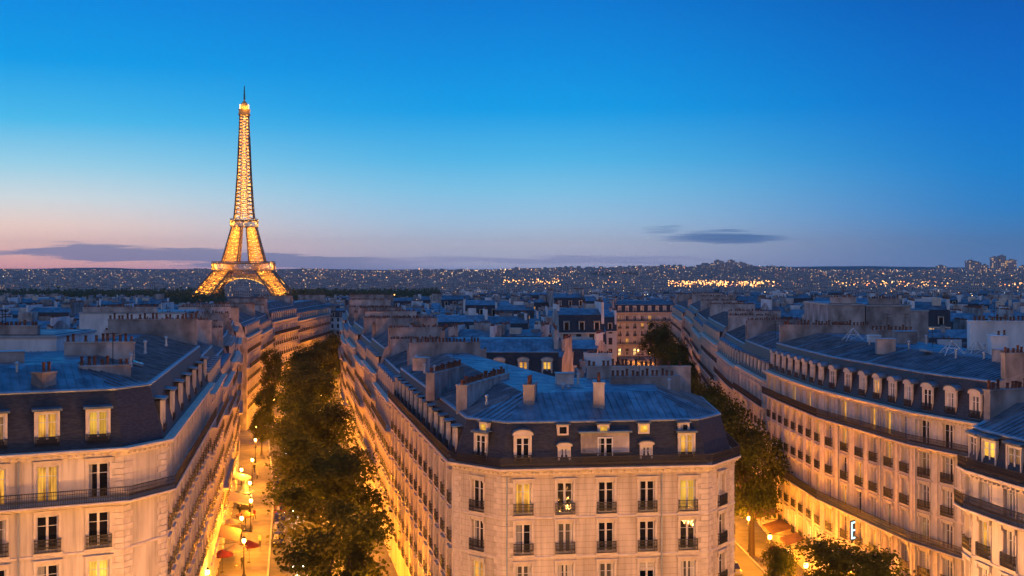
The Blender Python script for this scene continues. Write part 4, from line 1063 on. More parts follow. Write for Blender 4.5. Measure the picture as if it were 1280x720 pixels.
# the city on the slopes beyond the tower
fm = MB(); rf = random.Random(8)
for k in range(26000):
    y = 1680+(6900-1680)*rf.random()**.8; x = (rf.random()*2-1)*(.455*y+40); u = x/y
    if -.42 < u < -.035 and 1680 < y < 2300: continue
    if y > 6000 and not (.03 < u < .23) and rf.random() < .6: continue
    z = ground(x, y); w, d = rf.uniform(8, 22), rf.uniform(8, 13); h = rf.uniform(7, 14)
    if rf.random() < .07: h += rf.uniform(3, 10)
    if .155 < u < .2 and y > 4300: h *= 1.5
    rot = rf.uniform(-.6, .6); c, s = cos(rot), sin(rot); R = lambda a, b: (x+a*c-b*s, y+a*s+b*c)
    C4 = [R(-w/2, -d/2), R(w/2, -d/2), R(w/2, d/2), R(-w/2, d/2)]; u0 = rf.randrange(4000)*2.7
    for i in range(4):
        if i == 2: continue
        a, b = C4[i], C4[(i+1) % 4]; fm.face([(*a, z-4), (*b, z-4), (*b, z+h), (*a, z+h)], 0, [(u0, 0), (u0+w, 0), (u0+w, h), (u0, h)])
    fm.face([(*q, z+h) for q in C4], rf.choice((1, 1, 2, 2, 2, 3)))
stuff('hillside_city', fm, ['hillwall', 'slate', 'zinc', 'plaster'], 'pale specks of buildings covering the low slopes below the horizon', 'city')

# lamps of the far city
LIGHTC = [((1, .42, .1), 5), ((1, .60, .25), 4), ((1, .80, .58), 3.2), ((1, .25, .08), 3.5), ((.8, .9, 1), 2.8)]
for i, (c, s) in enumerate(LIGHTC): M['dot%d' % i] = emit('far_lamp_%d' % i, c, s, False)
lm = MB(); rl_ = random.Random(14)
def dot(x, y, z, s, m):
    p = [(x, y-s, z), (x+s, y, z), (x, y+s, z), (x-s, y, z)]; t, b = (x, y, z+s), (x, y, z-s)
    for i in range(4): lm.face([p[i], p[(i+1) % 4], t], m); lm.face([p[(i+1) % 4], p[i], b], m)
for k in range(900):
    y = 420+1250*rl_.random()**.8; x = (rl_.random()*2-1)*.44*y
    if not free(x, y, 2): continue
    dot(x, y, ground(x, y)+rl_.uniform(17, 24.5), (.10+.00035*y)*rl_.uniform(.5, 1.1), rl_.choice((0, 0, 1, 1, 2, 4)))
def far_ok(x, y):
    u = x/y; return abs(u) < .46 and not (-.42 < u < -.035 and y < 2350)
for k in range(2600):
    y = 1700+5200*rl_.random()**.75; x = (rl_.random()*2-1)*.45*y
    if far_ok(x, y): dot(x, y, ground(x, y)+rl_.uniform(4, 15), y*.00027*rl_.uniform(.4, 1.1)*(1.6 if rl_.random() < .06 else 1), rl_.choice((0, 0, 0, 1, 1, 1, 2, 3)))
for k in range(420):                                     # lamps strung along far streets and squares
    y = 1700+5000*rl_.random()**.8; x = (rl_.random()*1.75-.8)*.45*y; a = rl_.gauss(0, .35)+(pi/2 if rl_.random() < .25 else 0); L_ = rl_.uniform(60, 420); c = rl_.choice((0, 0, 0, 1, 1, 3, 2)); n = int(L_/rl_.uniform(14, 30))
    br = rl_.uniform(.35, 1.15)
    for q in range(n):
        t = rl_.uniform(-.5, .5)*L_; xx, yy = x+cos(a)*t+rl_.gauss(0, 6), y+sin(a)*t*2+rl_.gauss(0, 6)
        if yy > 1650 and far_ok(xx, yy): dot(xx, yy, ground(xx, yy)+rl_.uniform(5, 12), yy*.00026*br*rl_.uniform(.6, 1.3), c if rl_.random() < .8 else 1)
for (u0, u1, y0, y1, n) in ((.10, .215, 2650, 3000, 420), (.03, .10, 2800, 3050, 45), (-.02, .06, 2900, 3400, 60), (.215, .36, 2700, 3100, 120), (-.10, -.0, 1500, 1680, 120), (.36, .43, 2600, 3000, 70)):
    for k in range(n):
        y = rl_.uniform(y0, y1); x = rl_.uniform(u0, u1)*y
        if sin(x/y*95)+sin(x/y*41+1) < -.25*rl_.random(): continue
        dot(x, y, ground(x, y)+rl_.uniform(12, 22), y*.0004*rl_.uniform(.5, 1.5), rl_.choice((0, 0, 0, 1, 3)))
stuff('city_lights', lm, ['dot%d' % i for i in range(5)], 'countless small warm lamps and lit windows scattered over the far city', 'city lights')

# dark woods near the tower
fw = MB(); rg_ = random.Random(31)
for (u0, u1, y0, y1, n) in ((-.46, -.24, 1400, 2250, 8200), (-.19, -.06, 1420, 2250, 6000), (.065, .105, 4300, 4700, 300)):
    for k in range(n):
        y = rg_.uniform(y0, y1); x = rg_.uniform(u0, u1)*y; z = ground(x, y); hh = rg_.uniform(11, 22)
        a = rg_.random()*6.3; s = rg_.uniform(2.5, 6); zz = z+hh*rg_.uniform(.4, 1)
        fw.face([(x+s*cos(a), y+s*sin(a), zz+rg_.uniform(-2, 1)), (x+s*cos(a+2.1), y+s*sin(a+2.1), zz-rg_.uniform(0, 4)), (x+s*cos(a+4.2), y+s*sin(a+4.2), zz+rg_.uniform(-4, 2))])
        fw.beam((x, y, z-1), (x, y, zz), .8)
stuff('far_woods', fw, ['leaf'], 'dark band of trees beyond the roofs on both sides of the lit tower', 'woods')

# high-rises at the right-hand horizon and the knoll of towers
def tower_block(px_u, y, w, h, label):
    x = px_u*y; z = ground(x, y); root = thing('tower_block', label, 'tower block', (x, y, z), .15, 'high-rise blocks on the horizon')
    mb = MB()
    for i, (a, b) in enumerate((((-w/2, -9), (w/2, -9)), ((w/2, -9), (w/2, 9)), ((w/2, 9), (-w/2, 9)), ((-w/2, 9), (-w/2, -9)))):
        L = hypot(b[0]-a[0], b[1]-a[1]); u0 = (i*31+int(px_u*9000))*6
        mb.face([(*a, -4), (*b, -4), (*b, h), (*a, h)], 0, [(u0, 0), (u0+L, 0), (u0+L, h), (u0, h)])
    mb.build('wall', ['hwall'], root); mb = MB(); mb.box(-w/2-.5, w/2+.5, -9.5, 9.5, h, h+1.5); mb.box(-w/5, w/5, -4, 4, h+1.5, h+6); mb.build('roof', ['plaster'], root)
for (px, w, h, lab) in ((1213, 42, 62, 'leftmost pale high-rise standing alone on the right horizon'), (1222, 26, 54, 'slim high-rise leaning close to the leftmost pale one on the horizon'),
                        (1243, 34, 78, 'tallest left half of the twin high-rises on the right horizon'), (1252, 30, 84, 'tallest high-rise of all on the right horizon'), (1264, 40, 66, 'broad high-rise right of the tallest one on the horizon'),
                        (1176, 40, 42, 'low wide high-rise block left of the tall horizon group'), (1231, 24, 44, 'short high-rise between the leftmost block and the tallest pair'), (1279, 30, 40, 'short high-rise cut off at the right end of the horizon')):
    tower_block((px-640)/1500, 5200, w, h, lab)
rt = random.Random(4)
for k, px in enumerate((884, 890, 897, 903, 909, 914, 920, 926, 931)):
    tower_block((px-640)/1500, 5600+rt.uniform(-200, 200), rt.uniform(22, 34), rt.uniform(34, 50)-abs(px-906)*.5, ('leftmost' if k == 0 else 'rightmost' if k == 8 else ORDL[k]+' from left')+' pinkish block of the cluster on the knoll right of centre')
for g in [o for o in bpy.data.objects if 'pinkish block' in o.get('label', '')]: g['group'] = 'blocks on the knoll'
# floodlight masts of the sports ground
M['flood'] = emit('floodlight', (1, .66, .2), 14, False)
for k, (px, yy) in enumerate(((550, 1500), (568, 1500))):
    x = (px-640)/1500*yy; z = ground(x, yy); r = thing('floodlight_mast', ('left', 'right')[k]+' one of two blazing floodlights over the roofs right of the tower', 'floodlight', (x, yy, z))
    mb = MB(); mb.beam((0, 0, 0), (0, 0, 9), .6); mb.build('mast', ['steel'], r)
    mb = MB(); mb.box(-1.9, 1.9, -.5, .5, 7.0, 9.6); mb.build('lamp_panel', ['flood'], r)
# small floodlit dome among the roofs at far left
dx, dy = -.3367*1000, 1000.; dz = ground(dx, dy)
r = thing('church_tower', 'small golden floodlit church tower among the dark roofs at left', 'church tower', (dx, dy, dz))
mb = MB(); mb.box(-2.6, 2.6, -2.6, 2.6, 0, 25); mb.build('wall', ['stone'], r); mb = MB(); mb.lathe([(2.9, 25), (2.7, 26.5), (1.9, 28.5), (.8, 30), (.15, 31.5)], 12); mb.build('roof', ['zinc'], r)
for a in (-1, 1):
    l = bpy.data.lights.new('floodlight', 'POINT'); l.energy = 9000; l.color = (1, .5, .12); l.shadow_soft_size = .4; link('floodlight', l, r, (a*4.5, -6, 19))

# ------------------------------------------------------------------ the lattice tower
TX, TY = -384.5, 1724.; TZ = ground(TX, TY)
def lattice_tower():
    root = thing('lattice_tower', 'tall golden floodlit iron lattice tower tapering to an antenna above the roofs', 'tower', (TX, TY, TZ), radians(9))
    prof_o = interp([(0, 76), (20, 61), (43, 42), (58, 29.5), (106, 17.3), (122, 13.4), (139, 12.0), (187, 9.0), (240, 6.9), (271, 6.0)])
    prof_i = interp([(0, 48), (20, 36), (43, 19.5), (58, 8.0), (90, 5.0), (106, 3.6)])
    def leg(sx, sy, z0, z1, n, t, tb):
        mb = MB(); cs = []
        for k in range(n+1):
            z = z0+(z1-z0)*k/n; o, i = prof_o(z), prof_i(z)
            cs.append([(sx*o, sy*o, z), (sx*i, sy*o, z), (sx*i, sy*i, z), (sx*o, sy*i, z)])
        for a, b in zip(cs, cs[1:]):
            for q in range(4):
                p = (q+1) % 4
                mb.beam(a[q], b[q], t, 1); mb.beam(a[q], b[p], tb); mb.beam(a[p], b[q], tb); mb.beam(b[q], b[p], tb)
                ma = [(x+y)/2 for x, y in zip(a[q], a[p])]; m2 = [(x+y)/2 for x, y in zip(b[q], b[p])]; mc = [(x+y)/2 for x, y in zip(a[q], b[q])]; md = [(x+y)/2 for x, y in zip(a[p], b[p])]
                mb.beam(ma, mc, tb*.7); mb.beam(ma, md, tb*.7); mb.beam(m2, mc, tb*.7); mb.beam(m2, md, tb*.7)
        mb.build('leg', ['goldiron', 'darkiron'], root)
    for sx in (-1, 1):
        for sy in (-1, 1): leg(sx, sy, 0, 45, 7, 1.9, 1.05); leg(sx, sy, 58, 108, 9, 1.5, .8)
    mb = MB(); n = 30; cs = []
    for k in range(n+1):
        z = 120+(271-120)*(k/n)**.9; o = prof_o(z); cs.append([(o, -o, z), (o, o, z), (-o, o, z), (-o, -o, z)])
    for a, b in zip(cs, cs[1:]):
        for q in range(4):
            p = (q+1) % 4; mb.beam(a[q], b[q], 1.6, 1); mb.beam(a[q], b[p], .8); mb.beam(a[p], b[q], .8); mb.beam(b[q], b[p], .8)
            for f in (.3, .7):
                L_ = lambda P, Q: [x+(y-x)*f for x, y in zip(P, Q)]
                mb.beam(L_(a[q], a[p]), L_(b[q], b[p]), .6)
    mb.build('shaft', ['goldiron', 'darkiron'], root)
    def deck(z0, z1, w, h_rail, name):
        mb = MB(); g = prof_o((z0+z1)/2)
        mb.box(-w, w, -w, w, z0, z0+1.2, 0); mb.box(-w+1, w-1, -w+1, w-1, z1-1.6, z1-.4, 0)
        nn = int(w/1.7)
        for s in (-1, 1):
            for k in range(-nn, nn+1):
                a = w*k/nn
                mb.beam((a, s*w, z0+1.2), (a, s*w, z1), .8); mb.beam((s*w, a, z0+1.2), (s*w, a, z1), .8)
            for zz in (z1, z1+h_rail):
                mb.beam((-w, s*w, zz), (w, s*w, zz), .8, 1); mb.beam((s*w, -w, zz), (s*w, w, zz), .8, 1)
        mb.build(name, ['goldiron', 'darkiron'], root)
    deck(46, 57, 42, 1.6, 'first_platform'); deck(108, 118, 18.5, 1.4, 'second_platform')
    mb = MB()                                            # girders under the first platform
    for s in (-1, 1):
        for k in range(18):
            a, b = -36+4*k, -32+4*k
            for (p, q) in (((a, 40), (b, 46)), ((b, 40), (a, 46)), ((a, 40), (b, 40))):
                w_ = 36; mb.beam((p[0], s*w_, p[1]), (q[0], s*w_, q[1]), .8); mb.beam((s*w_, p[0], p[1]), (s*w_, q[0], q[1]), .8)
    mb.build('girder', ['goldiron'], root)
    for q in range(4):                                   # the four arches
        mb = MB(); n = 22; c, s = cos(q*pi/2), sin(q*pi/2); rot = lambda a, d, z: (a*c-d*s, a*s+d*c, z)
        pr = None
        for k in range(n+1):
            t = pi*k/n; a1, z1 = -47*cos(t), 3+36*sin(t); a0, z0 = -43*cos(t), 3+32*sin(t); d1 = -(prof_o(max(z1, 0))-1.0)
            P = (rot(a1, d1, z1), rot(a0, d1, z0))
            if pr:
                mb.beam(pr[0], P[0], 1.3); mb.beam(pr[1], P[1], 1.1); mb.beam(pr[0], P[1], .8); mb.beam(pr[1], P[0], .8)
            pr = P
        mb.build('arch', ['goldiron'], root)
    mb = MB(); mb.box(-8.2, 8.2, -8.2, 8.2, 269, 270.5); mb.box(-7.4, 7.4, -7.4, 7.4, 270.5, 276); mb.box(-8, 8, -8, 8, 276, 277); mb.box(-5, 5, -5, 5, 277, 283)
    mb.lathe([(4.6, 283), (4.2, 286), (2.6, 288), (1.2, 289.5), (.9, 292)], 12); mb.build('top_cabin', ['goldiron'], root)
    mb = MB(); mb.beam((0, 0, 291), (0, 0, 300), 1.8); mb.beam((0, 0, 300), (0, 0, 311), 1.2)
    for z in (293, 296, 299, 303): mb.box(-1.6, 1.6, -1.6, 1.6, z, z+.7)
    mb.build('antenna', ['iron'], root)
    # lamp bulbs riveted all over the iron
    rb_ = random.Random(2); mb = MB()
    def bulb(x, y, z, s):
        mb.hexa([(x-s,y-s,z-s),(x+s,y-s,z-s),(x+s,y+s,z-s),(x-s,y+s,z-s),(x-s,y-s,z+s),(x+s,y-s,z+s),(x+s,y+s,z+s),(x-s,y+s,z+s)])
    for k in range(4600):
        z = rb_.choice((rb_.uniform(2, 45), rb_.uniform(58, 107), rb_.uniform(118, 284), rb_.uniform(118, 284))); o = prof_o(min(z, 271))
        if z < 108:
            i = prof_i(z); a, b = rb_.uniform(i, o), rb_.choice((i, o))
            if rb_.random() < .5: a, b = b, a
            a *= rb_.choice((-1, 1)); b *= rb_.choice((-1, 1))
        else:
            a, b = rb_.uniform(-o, o), rb_.choice((-o, o))
            if rb_.random() < .5: a, b = b, a
        bulb(a, b, z, .30)
    for k in range(120):
        for (w, z) in ((38.3, rb_.uniform(47, 58)), (18.8, rb_.uniform(108.5, 119))):
            a = rb_.uniform(-w, w); q = rb_.randrange(4); bulb(*((a, -w), (a, w), (-w, a), (w, a))[q], z, .3)
    for q in range(4):
        c, s = cos(q*pi/2), sin(q*pi/2)
        for k in range(90):
            t = pi*rb_.uniform(.06, .94); a_, z_ = -43*cos(t), 3+32*sin(t); d_ = -(prof_o(max(z_, 0))-.4); bulb(a_*c-d_*s, a_*s+d_*c, z_, .3)
    bl = mb.build('lamp_bulbs', ['bulb'], root); bl['kind'] = 'stuff'
    # the projectors that light the iron from inside
    def proj(x, y, z, e):
        l = bpy.data.lights.new('projector', 'POINT'); l.energy = e*TOWER_E; l.color = (1, .47, .075); l.shadow_soft_size = 1.2; link('projector', l, root, (x, y, z))
    for sx in (-1, 1):
        for sy in (-1, 1):
            for z in (4, 15, 26, 37): m = (prof_o(z)+prof_i(z))/2; proj(sx*m, sy*m, z, 1.0)
            for z in (64, 75, 86, 97): m = (prof_o(z)+prof_i(z))/2; proj(sx*m, sy*m, z, .55)
        for sy in (-1, 1): proj(sx*24, sy*24, 43, .8); proj(sx*10, sy*10, 104, .5)
    for k in range(11): proj(0, 0, 122+k*14, .52-.028*k)
    for k in range(4): a = k*pi/2+.2; proj(11*cos(a), 11*sin(a), 279, .12); proj(52*cos(a+.6), 52*sin(a+.6), 51, 1.2); proj(25*cos(a+.6), 25*sin(a+.6), 113, .5)
TOWER_E = 52000
M['bulb'] = emit('lamp_bulb', (1, .48, .07), 5.0, False)
lattice_tower()

# ------------------------------------------------------------------ trees
def crown_mesh(seed, n=9500):
    g = np.random.default_rng(seed); lobes = []
    for k in range(26):
        a = g.uniform(0, 2*pi); r = sqrt(g.uniform(0, 1))*.72; zz = g.uniform(-.62, .78); r *= sqrt(max(.12, 1-(zz*.9)**2))
        lobes.append((r*cos(a), r*sin(a), zz, g.uniform(.2, .36)))
    v = []; f = []
    for k in range(n):
        cx_, cy_, cz_, r = lobes[g.integers(len(lobes))]
        d = g.normal(size=3); d /= np.linalg.norm(d); rad = r*(g.uniform(.25, 1.12) if g.random() < .8 else g.uniform(.9, 1.35)); p = np.array((cx_, cy_, cz_))+d*rad*np.array((1, 1, .8))
        nrm = g.normal(size=3)+d*.5+np.array((0, 0, .5)); nrm /= np.linalg.norm(nrm); t = np.cross(nrm, g.normal(size=3)); t /= np.linalg.norm(t); b = np.cross(nrm, t)
        s = g.uniform(.018, .037); i = len(v)
        for q in ((-1, 0), (-.1, -.75), (1.1, -.1), (.05, .8)): v.append(tuple(p+t*q[0]*s+b*q[1]*s))
        f.append((i, i+1, i+2, i+3))
    me = bpy.data.meshes.new('crown'); me.from_pydata(v, [], f); me.materials.append(M['leaf']); me.update(); return me
def trunk_mesh(seed):
    rnd = random.Random(seed); mb = MB()
    def limb(p, d, l, r, depth):
        q = tuple(a+b*l for a, b in zip(p, d)); n = 7; base_ = len(mb.v)
        for c_, rr_ in ((p, r), (q, r*.62)):
            u = np.cross(d, (.3, .9, .2)); u /= np.linalg.norm(u); w = np.cross(d, u)
            for k in range(n): mb.v.append(tuple(np.array(c_)+(u*cos(2*pi*k/n)+w*sin(2*pi*k/n))*rr_))
        for k in range(n): mb.f.append((base_+k, base_+(k+1) % n, base_+n+(k+1) % n, base_+n+k)); mb.m.append(0); mb.uv.append(None)
        if depth:
            for k in range(3 if depth > 1 else 2):
                a = rnd.random()*6.28; s = rnd.uniform(.35, .75); e = np.array(d)*.9+np.array((cos(a)*s, sin(a)*s, .25)); e /= np.linalg.norm(e); limb(q, e, l*rnd.uniform(.5, .75), r*.6, depth-1)
    limb((0, 0, -.02), (0.02, .01, .9997), .34, .028, 3)
    return mb.mesh('trunk', ['bark'])
CROWNS = [crown_mesh(40+k) for k in range(4)]; TRUNKS = [trunk_mesh(k) for k in range(3)]
rtree = random.Random(17)
def tree(x, y, h, r, label, group, k):
    root = thing('plane_tree', label, 'tree', (x, y, .1), rtree.random()*6.28, group)
    t = link('trunk', TRUNKS[k % 3], root); t.scale = (h*.85, h*.85, h*.95)
    c = link('crown', CROWNS[k % 4], root, (0, 0, h*.60)); c.scale = (r, r*rtree.uniform(.9, 1.1), h*.44)
AV = [(118, 9.2, 14, 7.0), (139, 9.0, 16, 8.6), (164, 9.2, 14.5, 7.6), (190, 9.4, 15.5, 8.4), (216, 9.3, 14.5, 7.6), (244, 9, 16, 8.4), (274, 9.2, 16, 8.0), (306, 8.8, 16.5, 8.4), (340, 8.2, 15.5, 7.6), (372, 6.5, 15.5, 7.4), (404, 5, 16, 7.4)]
NTH = ('nearest', 'second', 'third', 'fourth', 'fifth', 'sixth', 'seventh', 'eighth', 'ninth', 'tenth', 'farthest')
for k, (y, o, h, r) in enumerate(AV): tree(XR(y)-o, y, h, r, '%s plane tree of the dark leafy row down the avenue' % NTH[k], 'plane trees of the avenue', k)
for k, (x, y, h, r, l) in enumerate(((XL(288)+4.5, 288, 18, 3.6, 'tall narrow dark tree against the left facades of the avenue'), (XL(240)+4.6, 240, 9, 3.0, 'small lamp-lit tree on the left pavement of the avenue'), (XL(268)+5, 268, 11, 3.4, 'small tree before the tall dark one on the left pavement'))):
    tree(x, y, h, r, l, 'trees on the left pavement', k+1)
ST = [(31.2, 156, 17.5, 6.2), (29.8, 168, 19, 6.6), (31.5, 184, 18, 6.2), (32, 205, 17.5, 6.0), (35, 226, 16.5, 5.2), (37.5, 250, 16, 5), (40.5, 278, 16.5, 5.4), (44, 310, 16, 5.6), (47, 345, 16.5, 6), (50.5, 390, 17, 6.6), (52.5, 440, 18, 7.2)]
for k, (x, y, h, r) in enumerate(ST): tree(x, y, h, r, '%s plane tree along the lamp-lit side street' % ('farthest' if k == len(ST)-1 else NTH[k]), 'plane trees of the side street', k+2)
tree(32.6, 116, 11.2, 6.4, 'lamp-lit plane tree before the balconies of the curved building at lower right', None, 1)
tree(28.6, 128, 8.0, 2.6, 'small green tree beside the awnings at the foot of the wedge block', None, 3)

# ------------------------------------------------------------------ street lamps
M['globe'] = emit('lamp_globe', (1, .60, .17), 9, False)
def lamp_proto():
    mb = MB(); mb.lathe([(.24, 0), (.22, .25), (.13, .4), (.11, .9), (.075, 1.1), (.06, 3.9), (.10, 3.95), (.10, 4.05), (.05, 4.12)], 10)
    mb.beam((-.42, 0, 3.75), (.42, 0, 3.75), .05)
    post = mb.mesh('post', ['iron'])
    mb = MB(); mb.lathe([(.10, 4.12), (.20, 4.2), (.25, 4.40), (.24, 4.58), (.16, 4.7), (.05, 4.74)], 10); gl = mb.mesh('lantern', ['globe'], smooth=True)
    mb = MB(); mb.lathe([(.24, 4.72), (.15, 4.84), (.06, 4.92), (.03, 5.08)], 10); cap = mb.mesh('cap', ['iron'])
    return post, gl, cap
ORDF = lambda k: 'nearest' if k == 0 else (ORDL[k] if k < 22 else 'farthest')
LP_ = lamp_proto(); LDATA = {}
def lamp(x, y, e, label, group, sx=.45, sc=1.0, col=(1, .31, .016)):
    root = thing('street_lamp', label, 'street lamp', (x, y, .13), 0, group); root.scale = (sc, sc, sc)
    for nm, me in zip(('post', 'lantern', 'cap'), LP_): link(nm, me, root)
    if e not in LDATA:
        l = bpy.data.lights.new('lamp_light', 'POINT'); l.energy = e; l.color = col; l.shadow_soft_size = .25; LDATA[e] = l
    link('lamp_light', LDATA[e], root, (sx, 0, 4.3))
E1 = 7600; EM = 9000
for k, (x, y) in enumerate(((-33.0, 130), (-32.4, 145), (-35.6, 158), (-37.0, 170), (-40.2, 184), (-44.2, 196), (-44.6, 206), (-49.2, 230), (-53.2, 249), (XL(272)+4, 272), (XL(300)+4, 300), (XL(330)+4, 330), (XL(362)+4, 362), (XL(400)+5, 400))):
    lamp(x, y, E1, ('%s lit lamp post along the left pavement of the avenue' % ORDF(k)), 'lamps on the left pavement')
for k, y in enumerate((114, 128, 140, 152, 164, 177, 190, 203, 217, 230, 245, 260, 276, 292, 312, 336, 362, 392)):
    lamp(XR(y)-5.6, y, 10000, ('%s lit lamp post between the tree row and the right facades' % ORDF(k)), 'lamps on the right pavement', -.45)
for k, (x, y) in enumerate(sorted(((31.6, 147), (31.2, 158), (31.4, 172), (XQ(188)-3.5, 188), (XS(170)+3, 170), (XQ(214)-3.5, 214), (XS(204)+3, 204), (XQ(244)-3.5, 244), (XQ(280)-3.5, 280), (XQ(320)-3.5, 320), (XQ(365)-3, 365), (XQ(410)-6, 410), (XS(470)+6, 480), (XQ(480)-6, 470), (32.6, 133), (35.0, 121.5), (33.6, 127), (32.2, 140), (23.0, 128), (24.5, 150)), key=lambda p_: p_[1])):
    lamp(x, y, E1, ('%s lit lamp post among the trees of the side street' % ORDF(k)), 'lamps of the side street', -.4)
for k, (x, y) in enumerate(((-8, 90), (-1, 86.5), (6, 86.8), (13, 87.5), (20, 91), (25.5, 103), (28, 113))):
    lamp(x, y, 12500, 'tall lamp post on the pavement round the wedge block', 'lamps round the junction', 0, 1.3)
for k, (x, y) in enumerate(((-41, 72), (-34, 75.5), (-26, 80), (-22.8, 92), (-24.5, 104), (-27, 117))):
    lamp(x, y, 12500, 'tall lamp post on the pavement before the corner block at left', 'lamps round the junction at left', 0, 1.3)
for k, (x, y) in enumerate(((37.5, 106), (29.0, 109.5), (34.6, 110.2), (28, 119), (29, 90), (30.5, 80))):
    lamp(x, y, 12500, 'tall lamp post on the pavement before the curved building', 'lamps round the junction at right', 0, 1.3)

def mast(x, y, e, label, group):  # unseen masts, added as fill light for the near facades and one tree
    root = thing('fill_light_mast', label, 'added fill light mast', (x, y, .02), 0, group)
    mb = MB(); mb.lathe([(.32, 0), (.28, .6), (.16, .8), (.09, 11.6), (.12, 11.8)], 10); mb.beam((-1.1, 0, 11.7), (1.1, 0, 11.7), .10); mb.build('post', ['iron'], root)
    for s_ in (-1, 1):
        mb = MB(); mb.lathe([(.10, 11.75), (.34, 11.9), (.42, 12.2), (.34, 12.5), (.1, 12.6)], 10, 0, (s_*1.1, 0, 0)); mb.build('lantern', ['globe'], root, smooth=True)
    l = bpy.data.lights.new('lamp_light', 'POINT'); l.energy = e; l.color = (1, .40, .09); l.shadow_soft_size = .4; link('lamp_light', l, root, (0, 0, 12.3))
for x, y in ((-11, 78), (1, 72), (13, 74), (24, 80)): mast(x, y, EM, 'added unseen mast giving fill light to the wedge block front', 'added fill light masts of the junction')
mast(30.5, 95.5, EM*.7, 'added unseen mast brightening the tree before the curved building', None)
for x, y in ((-44, 60), (-33, 65), (-21, 76)): mast(x, y, EM*.8, 'added unseen mast giving fill light to the corner block at left', 'added fill light masts at left')
# ------------------------------------------------------------------ street life
def parasol(x, y, cv, label, group=None, r=1.35):
    root = thing('parasol', label, 'parasol', (x, y, .13), 0, group)
    mb = MB(); mb.lathe([(.28, 0), (.28, .08), (.03, .1), (.025, 2.75)], 8); mb.build('pole', ['iron'], root)
    mb = MB(); n = 8; e = [(r*cos(2*pi*k/n), r*sin(2*pi*k/n)) for k in range(n)]
    for k in range(n):
        a, b = e[k], e[(k+1) % n]; mb.face([(*a, 2.2), (*b, 2.2), (0, 0, 2.8)]); mb.face([(*a, 2.0), (*b, 2.0), (*b, 2.2), (*a, 2.2)])
        mb.face([(*b, 2.18), (*a, 2.18), (0, 0, 2.76)])
    mb.build('canopy', [cv], root)
parasol(-35.6, 147.5, 'red', 'red parasol nearest on the left pavement of the avenue'); parasol(-33.4, 152.5, 'red', 'red parasol standing nearer the kerb than its pale neighbour')
parasol(-34.6, 150.4, 'cream_cv', 'cream parasol between the two red ones on the left pavement'); parasol(-38.9, 166, 'cream_cv', 'cream parasol farther up the left pavement by the facade')
parasol(-38.0, 171, 'canvas', 'farthest brown parasol on the left pavement beside the lamp')
def awning(label, p, q, z, drop, depth, cv, group=None):
    F = frame(p, q); L = F[3]; P = lambda a, d, zz: (F[0][0]+F[1][0]*a+F[2][0]*d, F[0][1]+F[1][1]*a+F[2][1]*d, zz)
    root = thing('awning', label, 'awning', (*p, z), 0, group); off = (*p, z); mb = MB()
    mb.hexa([P(0,depth,z-drop-.05),P(L,depth,z-drop-.05),P(L,.05,z-.05),P(0,.05,z-.05),P(0,depth,z-drop),P(L,depth,z-drop),P(L,.05,z),P(0,.05,z)])
    n = int(L/.5)
    for k in range(n): mb.face([P(L*k/n, depth+.01, z-drop-.01), P(L*(k+1)/n, depth+.01, z-drop-.01), P(L*(k+.85)/n, depth+.01, z-drop-.32), P(L*(k+.15)/n, depth+.01, z-drop-.32)])
    mb.build('canopy', [cv], root, off)
    for a in (.1, L-.1):
        mb = MB(); mb.beam(P(a, .05, z-1.1), P(a, depth-.05, z-drop-.06), .05); mb.build('arm', ['iron'], root, off)
q = lambda f, y: (f(y), y)
awning('wide brown awning over the shop front of the curved building', q(XQ, 166), q(XQ, 160), 5.0, .9, 3.2, 'canvas'); awning('second brown awning lower over the pavement, nearer the junction', q(XQ, 158.6), q(XQ, 153), 4.4, .8, 2.8, 'canvas')
awning('narrow brown awning at the foot of the curved building', q(XQ, 151.5), q(XQ, 147.5), 4.2, .7, 2.2, 'canvas')
awning('cream cafe awning on the left facade of the avenue', q(XL, 172), q(XL, 179), 4.2, .8, 3.0, 'cream_cv'); awning('brown cafe awning on the left facade nearer the junction', q(XL, 150), q(XL, 157), 4.0, .8, 2.6, 'canvas')
awning('pale awning on the left facade beyond the cafe', q(XL, 190), q(XL, 196), 4.2, .8, 2.6, 'cream_cv')
def kiosk(x, y, label):
    root = thing('kiosk', label, 'kiosk', (x, y, .13), .2)
    mb = MB(); mb.lathe([(1.25, 0), (1.25, .4), (1.15, .45), (1.15, 2.6)], 6); mb.build('body', ['iron'], root)
    mb = MB()
    for k in range(6):
        a, b = 2*pi*k/6+.12, 2*pi*(k+1)/6-.12; mb.face([(1.10*cos(a), 1.10*sin(a), .8), (1.10*cos(b), 1.10*sin(b), .8), (1.10*cos(b), 1.10*sin(b), 2.3), (1.10*cos(a), 1.10*sin(a), 2.3)])
    for p in range(len(mb.v)): v_ = mb.v[p]; mb.v[p] = (v_[0]*1.01, v_[1]*1.01, v_[2])
    mb.build('window', ['p_shop'], root); mb = MB(); mb.lathe([(1.6, 2.6), (1.5, 2.75), (.9, 3.1), (.5, 3.7), (.1, 4.1), (.03, 4.6)], 12); mb.build('roof', ['zinc'], root)
kiosk(-41.5, 186.5, 'dark domed news kiosk with lit panes on the left pavement'); 

